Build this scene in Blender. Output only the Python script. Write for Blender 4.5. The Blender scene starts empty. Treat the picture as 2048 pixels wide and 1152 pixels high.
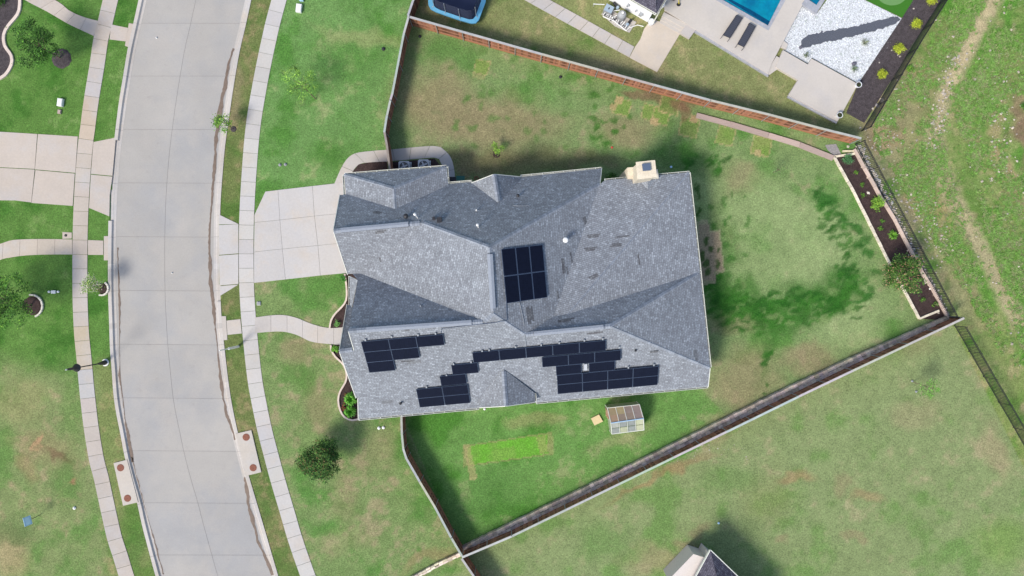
import bpy, math, random
import numpy as np
from mathutils import Vector
random.seed(7)
# ---------------------------------------------------------------- camera, sky, sun, exposure
scene = bpy.context.scene
CH = 57.0; FP = 1368.0                      # camera height (m), focal length in pixels of a 2048 px wide picture
cd = bpy.data.cameras.new('camera'); cam = bpy.data.objects.new('camera', cd)
scene.collection.objects.link(cam); scene.camera = cam
cam.location = (0, 0, CH); cam.rotation_euler = (0, 0, 0)
cd.sensor_width = 36; cd.lens = 36*FP/2048; cd.clip_end = 2000; cd.clip_start = 0.5
SUN_EL, SUN_AZ = 46, 226                    # compass azimuth, clockwise from +Y
wd = bpy.data.worlds.new("World"); scene.world = wd; wd.use_nodes = True
nt = wd.node_tree; bg = nt.nodes['Background']
sky = nt.nodes.new('ShaderNodeTexSky'); sky.sky_type = 'NISHITA'; sky.sun_disc = False
sky.sun_elevation = math.radians(SUN_EL); sky.sun_rotation = math.radians(SUN_AZ)
sky.dust_density = 2.0; sky.air_density = 1.0
nt.links.new(sky.outputs[0], bg.inputs[0]); bg.inputs[1].default_value = 0.122
sl = bpy.data.lights.new('sun', 'SUN'); so = bpy.data.objects.new('sun', sl); scene.collection.objects.link(so)
sl.energy = 2.15; sl.angle = math.radians(15); sl.color = (1.0, 0.94, 0.85)
az, el = math.radians(SUN_AZ), math.radians(SUN_EL)
sd = Vector((math.sin(az)*math.cos(el), math.cos(az)*math.cos(el), math.sin(el)))
so.rotation_euler = sd.to_track_quat('Z', 'Y').to_euler()
scene.view_settings.view_transform = 'Standard'; scene.view_settings.look = 'None'
scene.view_settings.exposure = 0.72; scene.view_settings.gamma = 1.0
scene.render.resolution_x = 1024; scene.render.resolution_y = 576

# ---------------------------------------------------------------- helpers
C = scene.collection
def W(px, py, z=0.0):
    s = (CH-z)/FP
    return Vector(((px-1024)*s, (576-py)*s, z))
def lin(c):
    return tuple(((v/255)/12.92 if v/255 <= .04045 else ((v/255+.055)/1.055)**2.4) for v in c[:3])
def tag(o, label=None, cat=None, group=None, kind=None):
    if label: o['label'] = label
    if cat: o['category'] = cat
    if group: o['group'] = group
    if kind: o['kind'] = kind
    return o
def empty(name, loc, label, cat, group=None, rz=0):
    o = bpy.data.objects.new(name, None); C.objects.link(o); o.location = loc; o.rotation_euler = (0, 0, rz)
    o.empty_display_size = .3
    return tag(o, label, cat, group)
class MB:
    def __init__(s): s.v = []; s.f = []; s.c = []; s.m = []
    def face(s, pts, col=(1, 1, 1), mi=0):
        n = len(s.v); s.v += [tuple(p) for p in pts]; s.f.append(tuple(range(n, n+len(pts)))); s.c.append(col); s.m.append(mi)
    def prism(s, pts, z0, z1, col=(1, 1, 1), mi=0, bottom=False):
        """pts: xy outline; z0/z1 floats"""
        P = [Vector((p[0], p[1], 0)) for p in pts]
        a = sum(P[i].x*P[(i+1) % len(P)].y-P[(i+1) % len(P)].x*P[i].y for i in range(len(P)))
        if a < 0: P = P[::-1]
        t = [(p.x, p.y, z1) for p in P]; b = [(p.x, p.y, z0) for p in P]
        s.face(t, col, mi)
        if bottom: s.face(b[::-1], col, mi)
        for i in range(len(P)):
            j = (i+1) % len(P); s.face([b[i], b[j], t[j], t[i]], col, mi)
    def box(s, c, sz, ax=None, col=(1, 1, 1), mi=0):
        c = Vector(c)
        if ax is None: ax = (Vector((1, 0, 0)), Vector((0, 1, 0)), Vector((0, 0, 1)))
        elif isinstance(ax, (int, float)):
            ax = (Vector((math.cos(ax), math.sin(ax), 0)), Vector((-math.sin(ax), math.cos(ax), 0)), Vector((0, 0, 1)))
        h = [ax[i]*(sz[i]/2) for i in range(3)]
        def q(a, b, d): return c+h[0]*a+h[1]*b+h[2]*d
        for fc in ([(-1,-1,1),(1,-1,1),(1,1,1),(-1,1,1)], [(-1,1,-1),(1,1,-1),(1,-1,-1),(-1,-1,-1)], [(-1,-1,-1),(1,-1,-1),(1,-1,1),(-1,-1,1)],
                   [(1,-1,-1),(1,1,-1),(1,1,1),(1,-1,1)], [(1,1,-1),(-1,1,-1),(-1,1,1),(1,1,1)], [(-1,1,-1),(-1,-1,-1),(-1,-1,1),(-1,1,1)]):
            s.face([q(*k) for k in fc], col, mi)
    def tube(s, pts, r, n=8, col=(1, 1, 1), mi=0, cap=True):
        pts = [Vector(p) for p in pts]; rs = r if isinstance(r, (list, tuple)) else [r]*len(pts); rings = []
        for i, p in enumerate(pts):
            d = (pts[min(i+1, len(pts)-1)]-pts[max(i-1, 0)])
            if d.length < 1e-6: d = Vector((0, 0, 1))
            d.normalize()
            a = d.cross(Vector((0, 0, 1))) if abs(d.z) < .9 else d.cross(Vector((1, 0, 0)))
            a.normalize(); b = d.cross(a)
            rings.append([p+(a*math.cos(2*math.pi*k/n)+b*math.sin(2*math.pi*k/n))*rs[i] for k in range(n)])
        for i in range(len(rings)-1):
            for k in range(n):
                j = (k+1) % n; s.face([rings[i][k], rings[i+1][k], rings[i+1][j], rings[i][j]][::-1], col, mi)
        if cap: s.face(rings[0][::-1], col, mi); s.face(rings[-1], col, mi)
    def lathe(s, c, prof, n=20, col=(1, 1, 1), mi=0):
        c = Vector(c); R = [[c+Vector((r*math.cos(2*math.pi*k/n), r*math.sin(2*math.pi*k/n), z)) for k in range(n)] for r, z in prof]
        for i in range(len(R)-1):
            for k in range(n):
                j = (k+1) % n; s.face([R[i][k], R[i][j], R[i+1][j], R[i+1][k]], col, mi)
        s.face(R[-1], col, mi)
    def build(s, name, mats, parent=None, smooth=False, base=None, origin=None):
        me = bpy.data.meshes.new(name)
        off = Vector(origin) if origin is not None else (parent.location.copy() if parent is not None and parent.type == 'EMPTY' else Vector((0, 0, 0)))
        root_inv = None
        me.from_pydata([(v[0]-off.x, v[1]-off.y, v[2]-off.z) for v in s.v], [], s.f)
        if not isinstance(mats, (list, tuple)): mats = [mats]
        for m in mats: me.materials.append(m)
        me.polygons.foreach_set('material_index', s.m)
        if smooth: me.polygons.foreach_set('use_smooth', [True]*len(s.f))
        ca = me.color_attributes.new('Col', 'FLOAT_COLOR', 'CORNER'); cols = []
        uv = me.uv_layers.new(name='UVMap'); uvs = []
        me.update()
        for i, p in enumerate(me.polygons):
            n = p.normal; eu = Vector((0, 0, 1)).cross(n)
            eu = Vector((1, 0, 0)) if eu.length < .02 else eu.normalized()
            ev = n.cross(eu)
            for vi in p.vertices:
                q = Vector(s.v[vi]); uvs += [q.dot(eu), q.dot(ev)]; cols += [*s.c[i][:3], 1.0]
        uv.data.foreach_set('uv', uvs); ca.data.foreach_set('color', cols)
        o = bpy.data.objects.new(name, me); C.objects.link(o)
        if parent is not None:
            o.parent = parent
            if origin is not None: o.location = off-(parent.location if parent.type == 'EMPTY' else Vector((0, 0, 0)))
        elif origin is not None: o.location = off
        return o
def smooth_line(pts, step=0.35):
    P = [Vector((p[0], p[1], 0)) for p in pts]; out = []
    for i in range(len(P)-1):
        p0 = P[max(i-1, 0)]; p1 = P[i]; p2 = P[i+1]; p3 = P[min(i+2, len(P)-1)]
        n = max(1, int((p2-p1).length/step))
        for k in range(n):
            t = k/n
            out.append(.5*((2*p1)+(p2-p0)*t+(2*p0-5*p1+4*p2-p3)*t*t+(3*p1-p0-3*p2+p3)*t**3))
    out.append(P[-1]); return out
def pxline(pts, step=.35, z=0): return smooth_line([W(x, y, z) for x, y in pts], step)
def norms(L):
    N = []
    for i in range(len(L)):
        d = L[min(i+1, len(L)-1)]-L[max(i-1, 0)]; d.z = 0; d.normalize(); N.append(Vector((-d.y, d.x, 0)))
    return N
def resample(L, step):
    out = [L[0].copy()]; acc = 0
    for i in range(len(L)-1):
        seg = (L[i+1]-L[i]).length
        while acc+seg >= step*len(out): out.append(L[i].lerp(L[i+1], (step*len(out)-acc)/seg))
        acc += seg
    out.append(L[-1].copy()); return out

# ---------------------------------------------------------------- materials
def mat(name, col, rough=.85, spec=.3, noise=None, bump=None, metal=0, colattr=True, stains=None, alpha=1, hue=None):
    """noise=(scale, amount) multiplies the colour; stains=(scale, colour, amount, lo, hi)"""
    m = bpy.data.materials.new(name); m.use_nodes = True; n = m.node_tree; b = n.nodes['Principled BSDF']
    b.inputs['Roughness'].default_value = rough; b.inputs['Metallic'].default_value = metal
    b.inputs['Specular IOR Level'].default_value = spec; b.inputs['Alpha'].default_value = alpha
    rgb = n.nodes.new('ShaderNodeRGB'); rgb.outputs[0].default_value = (*col, 1); cur = rgb.outputs[0]
    tc = n.nodes.new('ShaderNodeNewGeometry')
    def nz(scale, detail=6, rough_=.6, stretch=None):
        t = n.nodes.new('ShaderNodeTexNoise'); t.inputs['Scale'].default_value = scale; t.inputs['Detail'].default_value = detail
        t.inputs['Roughness'].default_value = rough_
        if stretch:
            mp = n.nodes.new('ShaderNodeMapping'); mp.inputs['Scale'].default_value = stretch[:3]; mp.inputs['Rotation'].default_value = (0, 0, stretch[3])
            n.links.new(tc.outputs['Position'], mp.inputs['Vector']); n.links.new(mp.outputs[0], t.inputs['Vector'])
        else: n.links.new(tc.outputs['Position'], t.inputs['Vector'])
        return t.outputs['Fac']
    def mul(a, bsock, typ='MULTIPLY', fac=1.0):
        x = n.nodes.new('ShaderNodeMix'); x.data_type = 'RGBA'; x.blend_type = typ
        if isinstance(fac, float) or isinstance(fac, int): x.inputs['Factor'].default_value = fac
        else: n.links.new(fac, x.inputs['Factor'])
        n.links.new(a, x.inputs[6])
        if isinstance(bsock, tuple): x.inputs[7].default_value = (*bsock, 1)
        else: n.links.new(bsock, x.inputs[7])
        return x.outputs[2]
    def rng(sock, lo, hi, a, bb):
        r = n.nodes.new('ShaderNodeMapRange'); r.inputs['From Min'].default_value = lo; r.inputs['From Max'].default_value = hi
        r.inputs['To Min'].default_value = a; r.inputs['To Max'].default_value = bb; n.links.new(sock, r.inputs['Value']); return r.outputs[0]
    if colattr:
        at = n.nodes.new('ShaderNodeVertexColor'); at.layer_name = 'Col'; cur = mul(cur, at.outputs[0])
    for st in (stains or []):
        cur = mul(cur, st[1], 'MIX', rng(nz(st[0], 5, .65), st[3], st[4], 0, st[2]))
    for ns in (noise or []):
        f = rng(nz(ns[0], 5, .65, ns[2] if len(ns) > 2 else None), .3, .7, 1-ns[1], 1+ns[1]); cur = mul(cur, f)
    n.links.new(cur, b.inputs['Base Color'])
    if bump:
        bp = n.nodes.new('ShaderNodeBump'); bp.inputs['Strength'].default_value = bump[1]; bp.inputs['Distance'].default_value = bump[2] if len(bump) > 2 else .05
        n.links.new(nz(bump[0]), bp.inputs['Height']); n.links.new(bp.outputs[0], b.inputs['Normal'])
    return m
M = {}
M['concrete'] = mat('concrete', (.45, .422, .388), .9, .2, noise=[(.5, .05), (6, .05), (40, .05)], stains=[(.25, (.40, .40, .41), .6, .5, .7), (.6, (.50, .43, .35), .5, .5, .72), (1.7, (.36, .33, .31), .3, .62, .8)], bump=(30, .15, .01))
M['road'] = mat('road_concrete', (.378, .358, .328), .9, .2, noise=[(.3, .05), (8, .04), (45, .05)], stains=[(.12, (.325, .322, .318), .8, .45, .62), (.5, (.40, .37, .335), .5, .5, .7), (1.6, (.28, .265, .25), .45, .60, .78), (5, (.27, .25, .24), .3, .64, .75)], bump=(30, .15, .01))
M['stain_concrete'] = mat('stained_concrete', (.52, .44, .34), .9, .2, noise=[(1, .08), (30, .05)], stains=[(1.3, (.50, .30, .14), .6, .52, .72), (.9, (.45, .44, .44), .8, .5, .65)])
M['joint'] = mat('joint', (.19, .18, .17), .95, .1)
M['grass'] = mat('grass', (1, 1, 1), .95, .1, noise=[(2.2, .10), (8, .30), (26, .30), (4, .26, (1, 6, 1, .5)), (5, .26, (5, 1, 1, .7))], bump=(22, .5, .06))
M['mud'] = mat('mud', (.17, .125, .095), .7, .4, noise=[(3, .2), (20, .15)])
M['mulch'] = mat('mulch', (.066, .045, .042), .95, .1, noise=[(3, .25), (22, .5), (50, .5)], bump=(25, 1.0, .08))
M['dark_mulch'] = mat('dark_mulch', (.085, .072, .075), .95, .1, noise=[(3, .25), (18, .5), (50, .5)], bump=(25, 1.0, .08))
M['white'] = mat('white_paint', (.74, .74, .72), .5, .4, noise=[(20, .03)])
M['trim'] = mat('cream_trim', (.70, .71, .64), .5, .4)
M['black'] = mat('black_metal', (.02, .02, .024), .45, .5)
M['galv'] = mat('galvanised', (.36, .38, .40), .4, .5, metal=.3, noise=[(10, .1)])
M['wood'] = mat('fence_wood', (.23, .105, .06), .85, .2, noise=[(6, .15, (6, 6, .6, 0)), (30, .1)])
M['cap'] = mat('weathered_cap', (.385, .385, .36), .85, .2, noise=[(2, .12), (25, .1)], stains=[(.8, (.38, .28, .21), .4, .6, .75)])
M['stone'] = mat('limestone', (.56, .525, .46), .9, .2, noise=[(1.5, .12), (8, .12), (40, .1)], bump=(12, .5, .03))
M['wallstone'] = mat('grey_stone', (.50, .45, .41), .9, .2, noise=[(1.5, .2), (8, .25), (40, .15)], bump=(12, .7, .05))
M['edging'] = mat('edging_concrete', (.62, .52, .45), .9, .2, noise=[(5, .06), (30, .05)])
M['timber'] = mat('timber', (.42, .33, .29), .9, .2, noise=[(4, .12, (1, 8, 1, -.35)), (20, .12)])
M['rust'] = mat('rusty_iron', (.22, .085, .055), .8, .3, noise=[(9, .25), (40, .2)], bump=(40, .4, .01))
M['leaf'] = mat('foliage', (1, 1, 1), .75, .25)
M['bark'] = mat('bark', (.16, .12, .09), .95, .1, noise=[(12, .3)])
M['pot'] = mat('white_pot', (.7, .72, .74), .4, .5)
M['acmetal'] = mat('unit_metal', (.42, .44, .47), .5, .5, noise=[(12, .05)])
M['deck'] = mat('deck_stone', (.50, .46, .41), .8, .3, noise=[(.6, .05), (7, .04), (40, .04)], stains=[(.4, (.44, .42, .41), .5, .5, .7)])
M['coping'] = mat('blue_grey_coping', (.33, .34, .37), .8, .3, noise=[(3, .18), (14, .15)])
M['gravel_w'] = mat('white_gravel', (.68, .70, .71), .9, .2, noise=[(11, .45), (30, .4)], bump=(16, 1.0, .1), stains=[(3.0, (.36, .42, .36), .7, .56, .68), (9, (.25, .29, .3), .8, .58, .68)])
M['slate'] = mat('slate_chips', (.10, .11, .135), .85, .3, noise=[(16, .35), (45, .4)], bump=(26, 1.0, .06))
M['turf'] = mat('artificial_turf', (.045, .16, .02), .95, .1, noise=[(20, .12)])
M['turf_l'] = mat('putting_turf', (.13, .26, .09), .95, .1, noise=[(20, .08)])
M['siding'] = mat('white_siding', (.80, .81, .83), .7, .3, noise=[(3, .02)])
M['plastic_d'] = mat('dark_sling_fabric', (.055, .06, .08), .7, .3, noise=[(40, .15)])
M['tramp_blue'] = mat('blue_pad', (.10, .33, .52), .5, .4, noise=[(6, .1)])
M['tramp_mat'] = mat('trampoline_mat', (.008, .016, .05), .7, .3)
M['net'] = mat('netting', (.05, .06, .10), .8, .2, alpha=.55)
M['yellow'] = mat('yellow_paint', (.65, .52, .02), .4, .5)
M['bluepale'] = mat('pale_blue_panel', (.42, .62, .78), .5, .4)
M['greenbin'] = mat('green_plastic', (.02, .13, .10), .5, .4)
M['tan'] = mat('plywood', (.62, .50, .28), .8, .2, noise=[(8, .06)])
M['poly'] = mat('polycarbonate', (.36, .29, .23), .45, .5, noise=[(3, .1)], alpha=.96)
M['poly2'] = mat('clear_polycarbonate', (.42, .43, .38), .3, .5, noise=[(4, .12)], alpha=.75)
M['cedar'] = mat('cedar_frame', (.38, .22, .15), .8, .3, noise=[(10, .1)])
M['alu'] = mat('blue_aluminium', (.34, .50, .66), .4, .5)
M['bluegrey'] = mat('blue_grey_lid', (.28, .36, .44), .45, .5)
M['grey'] = mat('grey_plastic', (.26, .27, .28), .5, .4)
M['orange'] = mat('terracotta', (.45, .15, .08), .8, .2)
M['red'] = mat('red_plastic', (.6, .05, .04), .5, .4)
M['gravel_g'] = mat('grey_gravel', (.30, .29, .29), .9, .2, noise=[(18, .3), (45, .3)], bump=(26, 1.0, .06))
def water_mat():
    m = mat('pool_water', (.0, .13, .24), .12, .5, noise=[(1.2, .15)], stains=[(.35, (.0, .24, .34), .9, .42, .6)], bump=(3, .15, .05)); return m
M['water'] = water_mat()
def shingle_mat(name, cols, scale=1.0):
    m = bpy.data.materials.new(name); m.use_nodes = True; n = m.node_tree; b = n.nodes['Principled BSDF']
    b.inputs['Roughness'].default_value = .9; b.inputs['Specular IOR Level'].default_value = .2
    tu = n.nodes.new('ShaderNodeUVMap')
    def brick(w, h, off, mort):
        t = n.nodes.new('ShaderNodeTexBrick'); t.offset = .37; t.offset_frequency = 2; t.squash = .8; t.squash_frequency = 3
        t.inputs['Color1'].default_value = (0, 0, 0, 1); t.inputs['Color2'].default_value = (1, 1, 1, 1); t.inputs['Mortar'].default_value = (.35, .35, .35, 1)
        t.inputs['Scale'].default_value = 1; t.inputs['Brick Width'].default_value = w; t.inputs['Row Height'].default_value = h
        t.inputs['Mortar Size'].default_value = mort; t.inputs['Mortar Smooth'].default_value = .3; t.inputs['Bias'].default_value = 0
        mp = n.nodes.new('ShaderNodeMapping'); mp.inputs['Location'].default_value = (off, off*.37, 0); n.links.new(tu.outputs[0], mp.inputs[0]); n.links.new(mp.outputs[0], t.inputs['Vector']); return t
    t1 = brick(.24*scale, .15*scale, 0, .013); t2 = brick(1.05*scale, .29*scale, 3.1, 0)
    cr = n.nodes.new('ShaderNodeValToRGB'); cr.color_ramp.interpolation = 'LINEAR'
    e = cr.color_ramp.elements; e[0].position = 0; e[0].color = (*cols[0], 1); e[1].position = 1; e[1].color = (*cols[3], 1)
    x = e.new(.3); x.color = (*cols[1], 1); x = e.new(.78); x.color = (*cols[2], 1)
    n.links.new(t1.outputs['Color'], cr.inputs[0])
    # rows of brand darker patches
    r2 = n.nodes.new('ShaderNodeValToRGB'); r2.color_ramp.interpolation = 'CONSTANT'
    r2.color_ramp.elements[0].position = 0; r2.color_ramp.elements[0].color = (.66, .64, .62, 1); r2.color_ramp.elements[1].position = .007; r2.color_ramp.elements[1].color = (1, 1, 1, 1)
    n.links.new(t2.outputs['Color'], r2.inputs[0])
    mx = n.nodes.new('ShaderNodeMix'); mx.data_type = 'RGBA'; mx.blend_type = 'MULTIPLY'; mx.inputs['Factor'].default_value = 1
    n.links.new(cr.outputs[0], mx.inputs[6]); n.links.new(r2.outputs[0], mx.inputs[7])
    # mortar/shadow line
    m2 = n.nodes.new('ShaderNodeMix'); m2.data_type = 'RGBA'; m2.blend_type = 'MIX'; n.links.new(t1.outputs['Fac'], m2.inputs['Factor'])
    n.links.new(mx.outputs[2], m2.inputs[6]); m2.inputs[7].default_value = (*[c*.62 for c in cols[0]], 1)
    g = n.nodes.new('ShaderNodeNewGeometry'); nz = n.nodes.new('ShaderNodeTexNoise'); nz.inputs['Scale'].default_value = .6; nz.inputs['Detail'].default_value = 8; nz.inputs['Roughness'].default_value = .7
    n.links.new(g.outputs['Position'], nz.inputs['Vector'])
    mr = n.nodes.new('ShaderNodeMapRange'); mr.inputs['From Min'].default_value = .3; mr.inputs['From Max'].default_value = .7; mr.inputs['To Min'].default_value = .88; mr.inputs['To Max'].default_value = 1.12
    n.links.new(nz.outputs['Fac'], mr.inputs['Value'])
    m3 = n.nodes.new('ShaderNodeMix'); m3.data_type = 'RGBA'; m3.blend_type = 'MULTIPLY'; m3.inputs['Factor'].default_value = 1
    n.links.new(m2.outputs[2], m3.inputs[6]); n.links.new(mr.outputs[0], m3.inputs[7]); n.links.new(m3.outputs[2], b.inputs['Base Color'])
    bp = n.nodes.new('ShaderNodeBump'); bp.inputs['Strength'].default_value = .6; bp.inputs['Distance'].default_value = .01
    n.links.new(t1.outputs['Color'], bp.inputs['Height']); n.links.new(bp.outputs[0], b.inputs['Normal'])
    return m
M['shingle'] = shingle_mat('grey_shingles', [(.185, .198, .220), (.228, .245, .270), (.255, .277, .305), (.335, .365, .40)])
M['shingle2'] = shingle_mat('dark_shingles', [(.06, .055, .075), (.09, .085, .11), (.11, .105, .135), (.15, .145, .17)])
M['brick'] = shingle_mat('pale_brick', [(.42, .36, .30), (.50, .44, .37), (.55, .49, .42), (.6, .55, .48)], .55)
def solar_mat(name, c1, c2):
    m = bpy.data.materials.new(name); m.use_nodes = True; n = m.node_tree; b = n.nodes['Principled BSDF']
    b.inputs['Roughness'].default_value = .28; b.inputs['Specular IOR Level'].default_value = .35
    tu = n.nodes.new('ShaderNodeUVMap'); t = n.nodes.new('ShaderNodeTexBrick'); t.offset = 0; t.inputs['Scale'].default_value = 1
    t.inputs['Brick Width'].default_value = .166; t.inputs['Row Height'].default_value = .166; t.inputs['Mortar Size'].default_value = .006
    t.inputs['Color1'].default_value = (*c1, 1); t.inputs['Color2'].default_value = (*[x*1.25 for x in c1], 1); t.inputs['Mortar'].default_value = (*c2, 1)
    n.links.new(tu.outputs[0], t.inputs['Vector']); n.links.new(t.outputs['Color'], b.inputs['Base Color']); b.inputs['Specular IOR Level'].default_value = .07; return m
M['solar'] = solar_mat('solar_cells', (.006, .008, .018), (.010, .014, .028))
M['sframe'] = mat('panel_frame', (.07, .10, .16), .45, .5, metal=.2)

# ---------------------------------------------------------------- layout polylines (ground pixels)
L0 = [(292,-60),(280,0),(269,50),(258,100),(248,160),(240,210),(232,275),(226,330),(222,388),(220,438),(219,500),(219,576),(221,640),(223,700),(226,735),(230,790),(236,830),(243,864),(252,912),(264,960),(277,1005),(287,1050),(300,1100),(314,1152),(332,1215)]
R0 = [(514,-60),(500,0),(488,55),(477,102),(466,165),(457,225),(448,290),(443,345),(439,400),(437.5,450),(437,510),(438,576),(441,640),(447,700),(454,760),(462,812),(473,864),(484,910),(496,955),(512,1009),(530,1070),(554,1152),(574,1215)]
SLc = [(236,-60),(221,0),(210,47),(202,78),(194,132),(186,180),(180,220),(175,260),(171,290),(166,350),(163,400),(161,450),(160,510),(160,576),(161,620),(163.5,670),(168,715),(172,760),(176,800),(183,858),(193,918),(202,953),(210,990),(218,1027),(229,1075),(241,1112),(253,1152),(272,1210)]
SRc = [(574,-60),(558,0),(546,45),(540,71),(528,127),(517,185),(508,240),(502.5,290),(498,350),(495,400),(493,450),(492.5,510),(493.5,576),(497.5,640),(503,700),(510,760),(517,800),(529,858),(541,905),(556,961),(574,1022),(591,1080),(616,1152),(640,1215)]
Lw, Rw = pxline(L0, .5), pxline(R0, .5)
roadpoly_px = L0+R0[::-1]
# ---------------------------------------------------------------- ground sheet with painted lawn colours
def vnoise(x, y, seed):
    r = np.random.RandomState(seed); T = r.rand(256, 256)
    xi = np.floor(x).astype(int); yi = np.floor(y).astype(int); fx = x-xi; fy = y-yi
    fx = fx*fx*(3-2*fx); fy = fy*fy*(3-2*fy)
    a = T[xi % 256, yi % 256]; b = T[(xi+1) % 256, yi % 256]; c = T[xi % 256, (yi+1) % 256]; d = T[(xi+1) % 256, (yi+1) % 256]
    return (a*(1-fx)+b*fx)*(1-fy)+(c*(1-fx)+d*fx)*fy
def fbm(x, y, seed, o=5, g=.55):
    s = 0; a = 1; t = 0
    for i in range(o):
        s = s+a*vnoise(x*2**i+17*i, y*2**i+31*i, seed+i); t += a; a *= g
    return s/t
def inpoly(px, py, poly):
    r = np.zeros(px.shape, bool); n = len(poly)
    for i in range(n):
        x1, y1 = poly[i]; x2, y2 = poly[(i+1) % n]
        if y1 == y2: continue
        c = ((y1 > py) != (y2 > py)) & (px < (x2-x1)*(py-y1)/(y2-y1)+x1); r ^= c
    return r
def sm(x, a, b): t = np.clip((x-a)/(b-a), 0, 1); return t*t*(3-2*t)
STEP = .13
gx = np.arange(-46, 46.01, STEP); gy = np.arange(-27, 27.01, STEP)
GX, GY = np.meshgrid(gx, gy); PX = 1024+GX*24; PY = 576-GY*24
def albedo(c):
    a = np.array(lin(c))*ALB*np.array((1.04, 1.0, .88)); return a*.90+a.mean()*.10
ALB = .80
wx = PX+34*(fbm(PX/60, PY/60, 3)-.5)*2; wy = PY+34*(fbm(PX/60, PY/60, 9)-.5)*2
n1 = fbm(PX/95, PY/95, 11); n2 = fbm(PX/38, PY/38, 21); n3 = fbm(PX/14, PY/14, 31, 4, .65); n4 = fbm(PX/22, PY/22, 41, 4, .7)
col = np.zeros(GX.shape+(3,))
def mixc(col, c, m): return col*(1-m[..., None])+albedo(c)*m[..., None]
def region(poly, base, green, dry, gk=.5, dk=.5, soft=0):
    global col
    m = inpoly(wx, wy, poly).astype(float) if soft else inpoly(PX, PY, poly).astype(float)
    for _ in range(3 if soft else 0):
        for ax in (0, 1):
            cs = np.cumsum(np.pad(m, [(soft+1, soft) if a_ == ax else (0, 0) for a_ in (0, 1)], mode='edge'), axis=ax); k_ = 2*soft+1
            m = (np.take(cs, range(k_, cs.shape[ax]), axis=ax)-np.take(cs, range(0, cs.shape[ax]-k_), axis=ax))/k_
    c = np.zeros_like(col)+albedo(base)
    c = mixc(c, green, sm(n1*.5+n2*.5, .62-gk*.25, .80-gk*.25))
    c = mixc(c, dry, sm((1-n1)*.35+n4*.65, .66-dk*.25, .86-dk*.25))
    col = col*(1-m[..., None])+c*m[..., None]
ALL = [(-400,-400),(2500,-400),(2500,1600),(-400,1600)]
region(ALL, (134,154,104), (112,148,82), (154,156,118), .5, .35)                       # lawns to the south and east
region([(-400,-400),(400,-400),(330,272),(330,1300),(-400,1300)], (130,149,96), (104,142,74), (154,148,112), .5, .5)
region([(-400,-600),(500,-600),(500,740),(190,745),(100,735),(-400,725)], (94,138,62), (70,122,44), (118,150,84), .6, .4, 4)
for zz0 in (0,):
    region([(182,735),(250,735),(400,1300),(230,1300)], (124,142,84), (98,134,62), (150,145,100), .5, .6, 2)
region([(330,-500),(520,-500),(470,0),(420,300),(420,600),(560,1300),(330,1300)], (112,128,74), (88,122,56), (142,135,96), .5, .7)
region([(430,-80),(590,-80),(500,300),(505,600),(650,1300),(540,1300),(430,600)], (112,128,74), (88,122,56), (142,135,96), .5, .7)
region([(560,-80),(850,-80),(770,265),(775,360),(690,380),(500,440),(500,300)], (108,152,84), (84,138,58), (142,160,108), .5, .5)
region([(500,560),(700,545),(800,830),(925,1110),(830,1300),(640,1300),(500,700)], (120,148,90), (92,140,66), (150,148,112), .45, .6)
region([(820,55),(1725,282),(1905,640),(925,1115),(805,830),(770,300)], (124,152,96), (92,140,66), (150,150,114), .45, .45)
region([(805,830),(1400,775),(1480,860),(925,1115)], (104,152,76), (78,136,50), (136,156,102), .5, .45)
region([(830,-60),(1930,-60),(1725,275),(820,33)], (133,143,92), (104,138,66), (158,152,110), .35, .6)
region([(1910,-200),(2600,-200),(2600,1600),(2230,1300),(1900,640),(1715,285)], (128,150,84), (88,146,48), (160,156,112), .7, .5)
region([(1712,250),(1790,120),(1850,180),(1800,300),(1880,480),(1930,640),(1905,640),(1720,290)], (150,150,112), (116,148,78), (172,156,122), .5, .7, 3)
def blob(x, y, rx, ry, rot, c, s=1.0, soft=.55):
    global col
    a = math.radians(rot); dx = wx-x; dy = wy-y
    u = (dx*math.cos(a)+dy*math.sin(a))/rx; v = (-dx*math.sin(a)+dy*math.cos(a))/ry
    m = (1-sm(np.sqrt(u*u+v*v), 1-soft, 1+soft))*s*np.clip(.5+1.2*n3, 0, 1); col = mixc(col, c, np.clip(m, 0, 1))
def fblob(x, y, rx, ry, rot, c, s=1.0, soft=.3):
    global col
    a = math.radians(rot); dx = PX+9*(n3-.5)*2-x; dy = PY+9*(n4-.5)*2-y
    u = (dx*math.cos(a)+dy*math.sin(a))/rx; v = (-dx*math.sin(a)+dy*math.cos(a))/ry
    m = (1-sm(np.sqrt(u*u+v*v), 1-soft, 1+soft))*s; col = mixc(col, c, np.clip(m, 0, 1))
TAN = (165,152,122); TAN2 = (150,138,108); DG = (52,112,34); LG = (150,172,118); RED = (146,140,106); MUDC = (120,98,78)
# backyard
for b in [(880,205,80,70,0,TAN2,.8),(1010,250,120,55,0,TAN2,.8),(1120,190,60,35,10,(118,150,92),.5),(900,110,60,30,10,(92,140,68),.8),(1180,120,90,18,15,TAN,.5),(1330,190,50,14,15,MUDC,.8),(1250,255,60,30,0,TAN2,.7),
          (980,330,120,26,0,(120,112,84),.8),(1150,320,90,22,0,(112,112,80),.7),(1490,400,120,80,20,LG,.6),(1640,500,60,110,-30,LG,.7),(1560,560,110,60,0,LG,.5),(1700,640,70,60,0,LG,.7),(1480,350,40,30,0,TAN2,.6),
          (1460,640,60,25,0,TAN2,.6),(1480,760,70,60,0,TAN2,.7),(1560,640,80,30,0,DG,.6),(1620,720,60,30,0,TAN2,.7),(1440,590,30,60,0,DG,.8),(1600,610,110,34,-8,DG,.85),(1690,570,46,40,-40,DG,.85),(1500,600,60,30,20,DG,.75),
          (1380,320,70,28,15,DG,.55),(1450,480,24,60,-15,DG,.45),(1530,700,10,50,5,DG,.5),(1440,430,16,50,-12,(120,140,84),.3)]: blob(*b)
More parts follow.
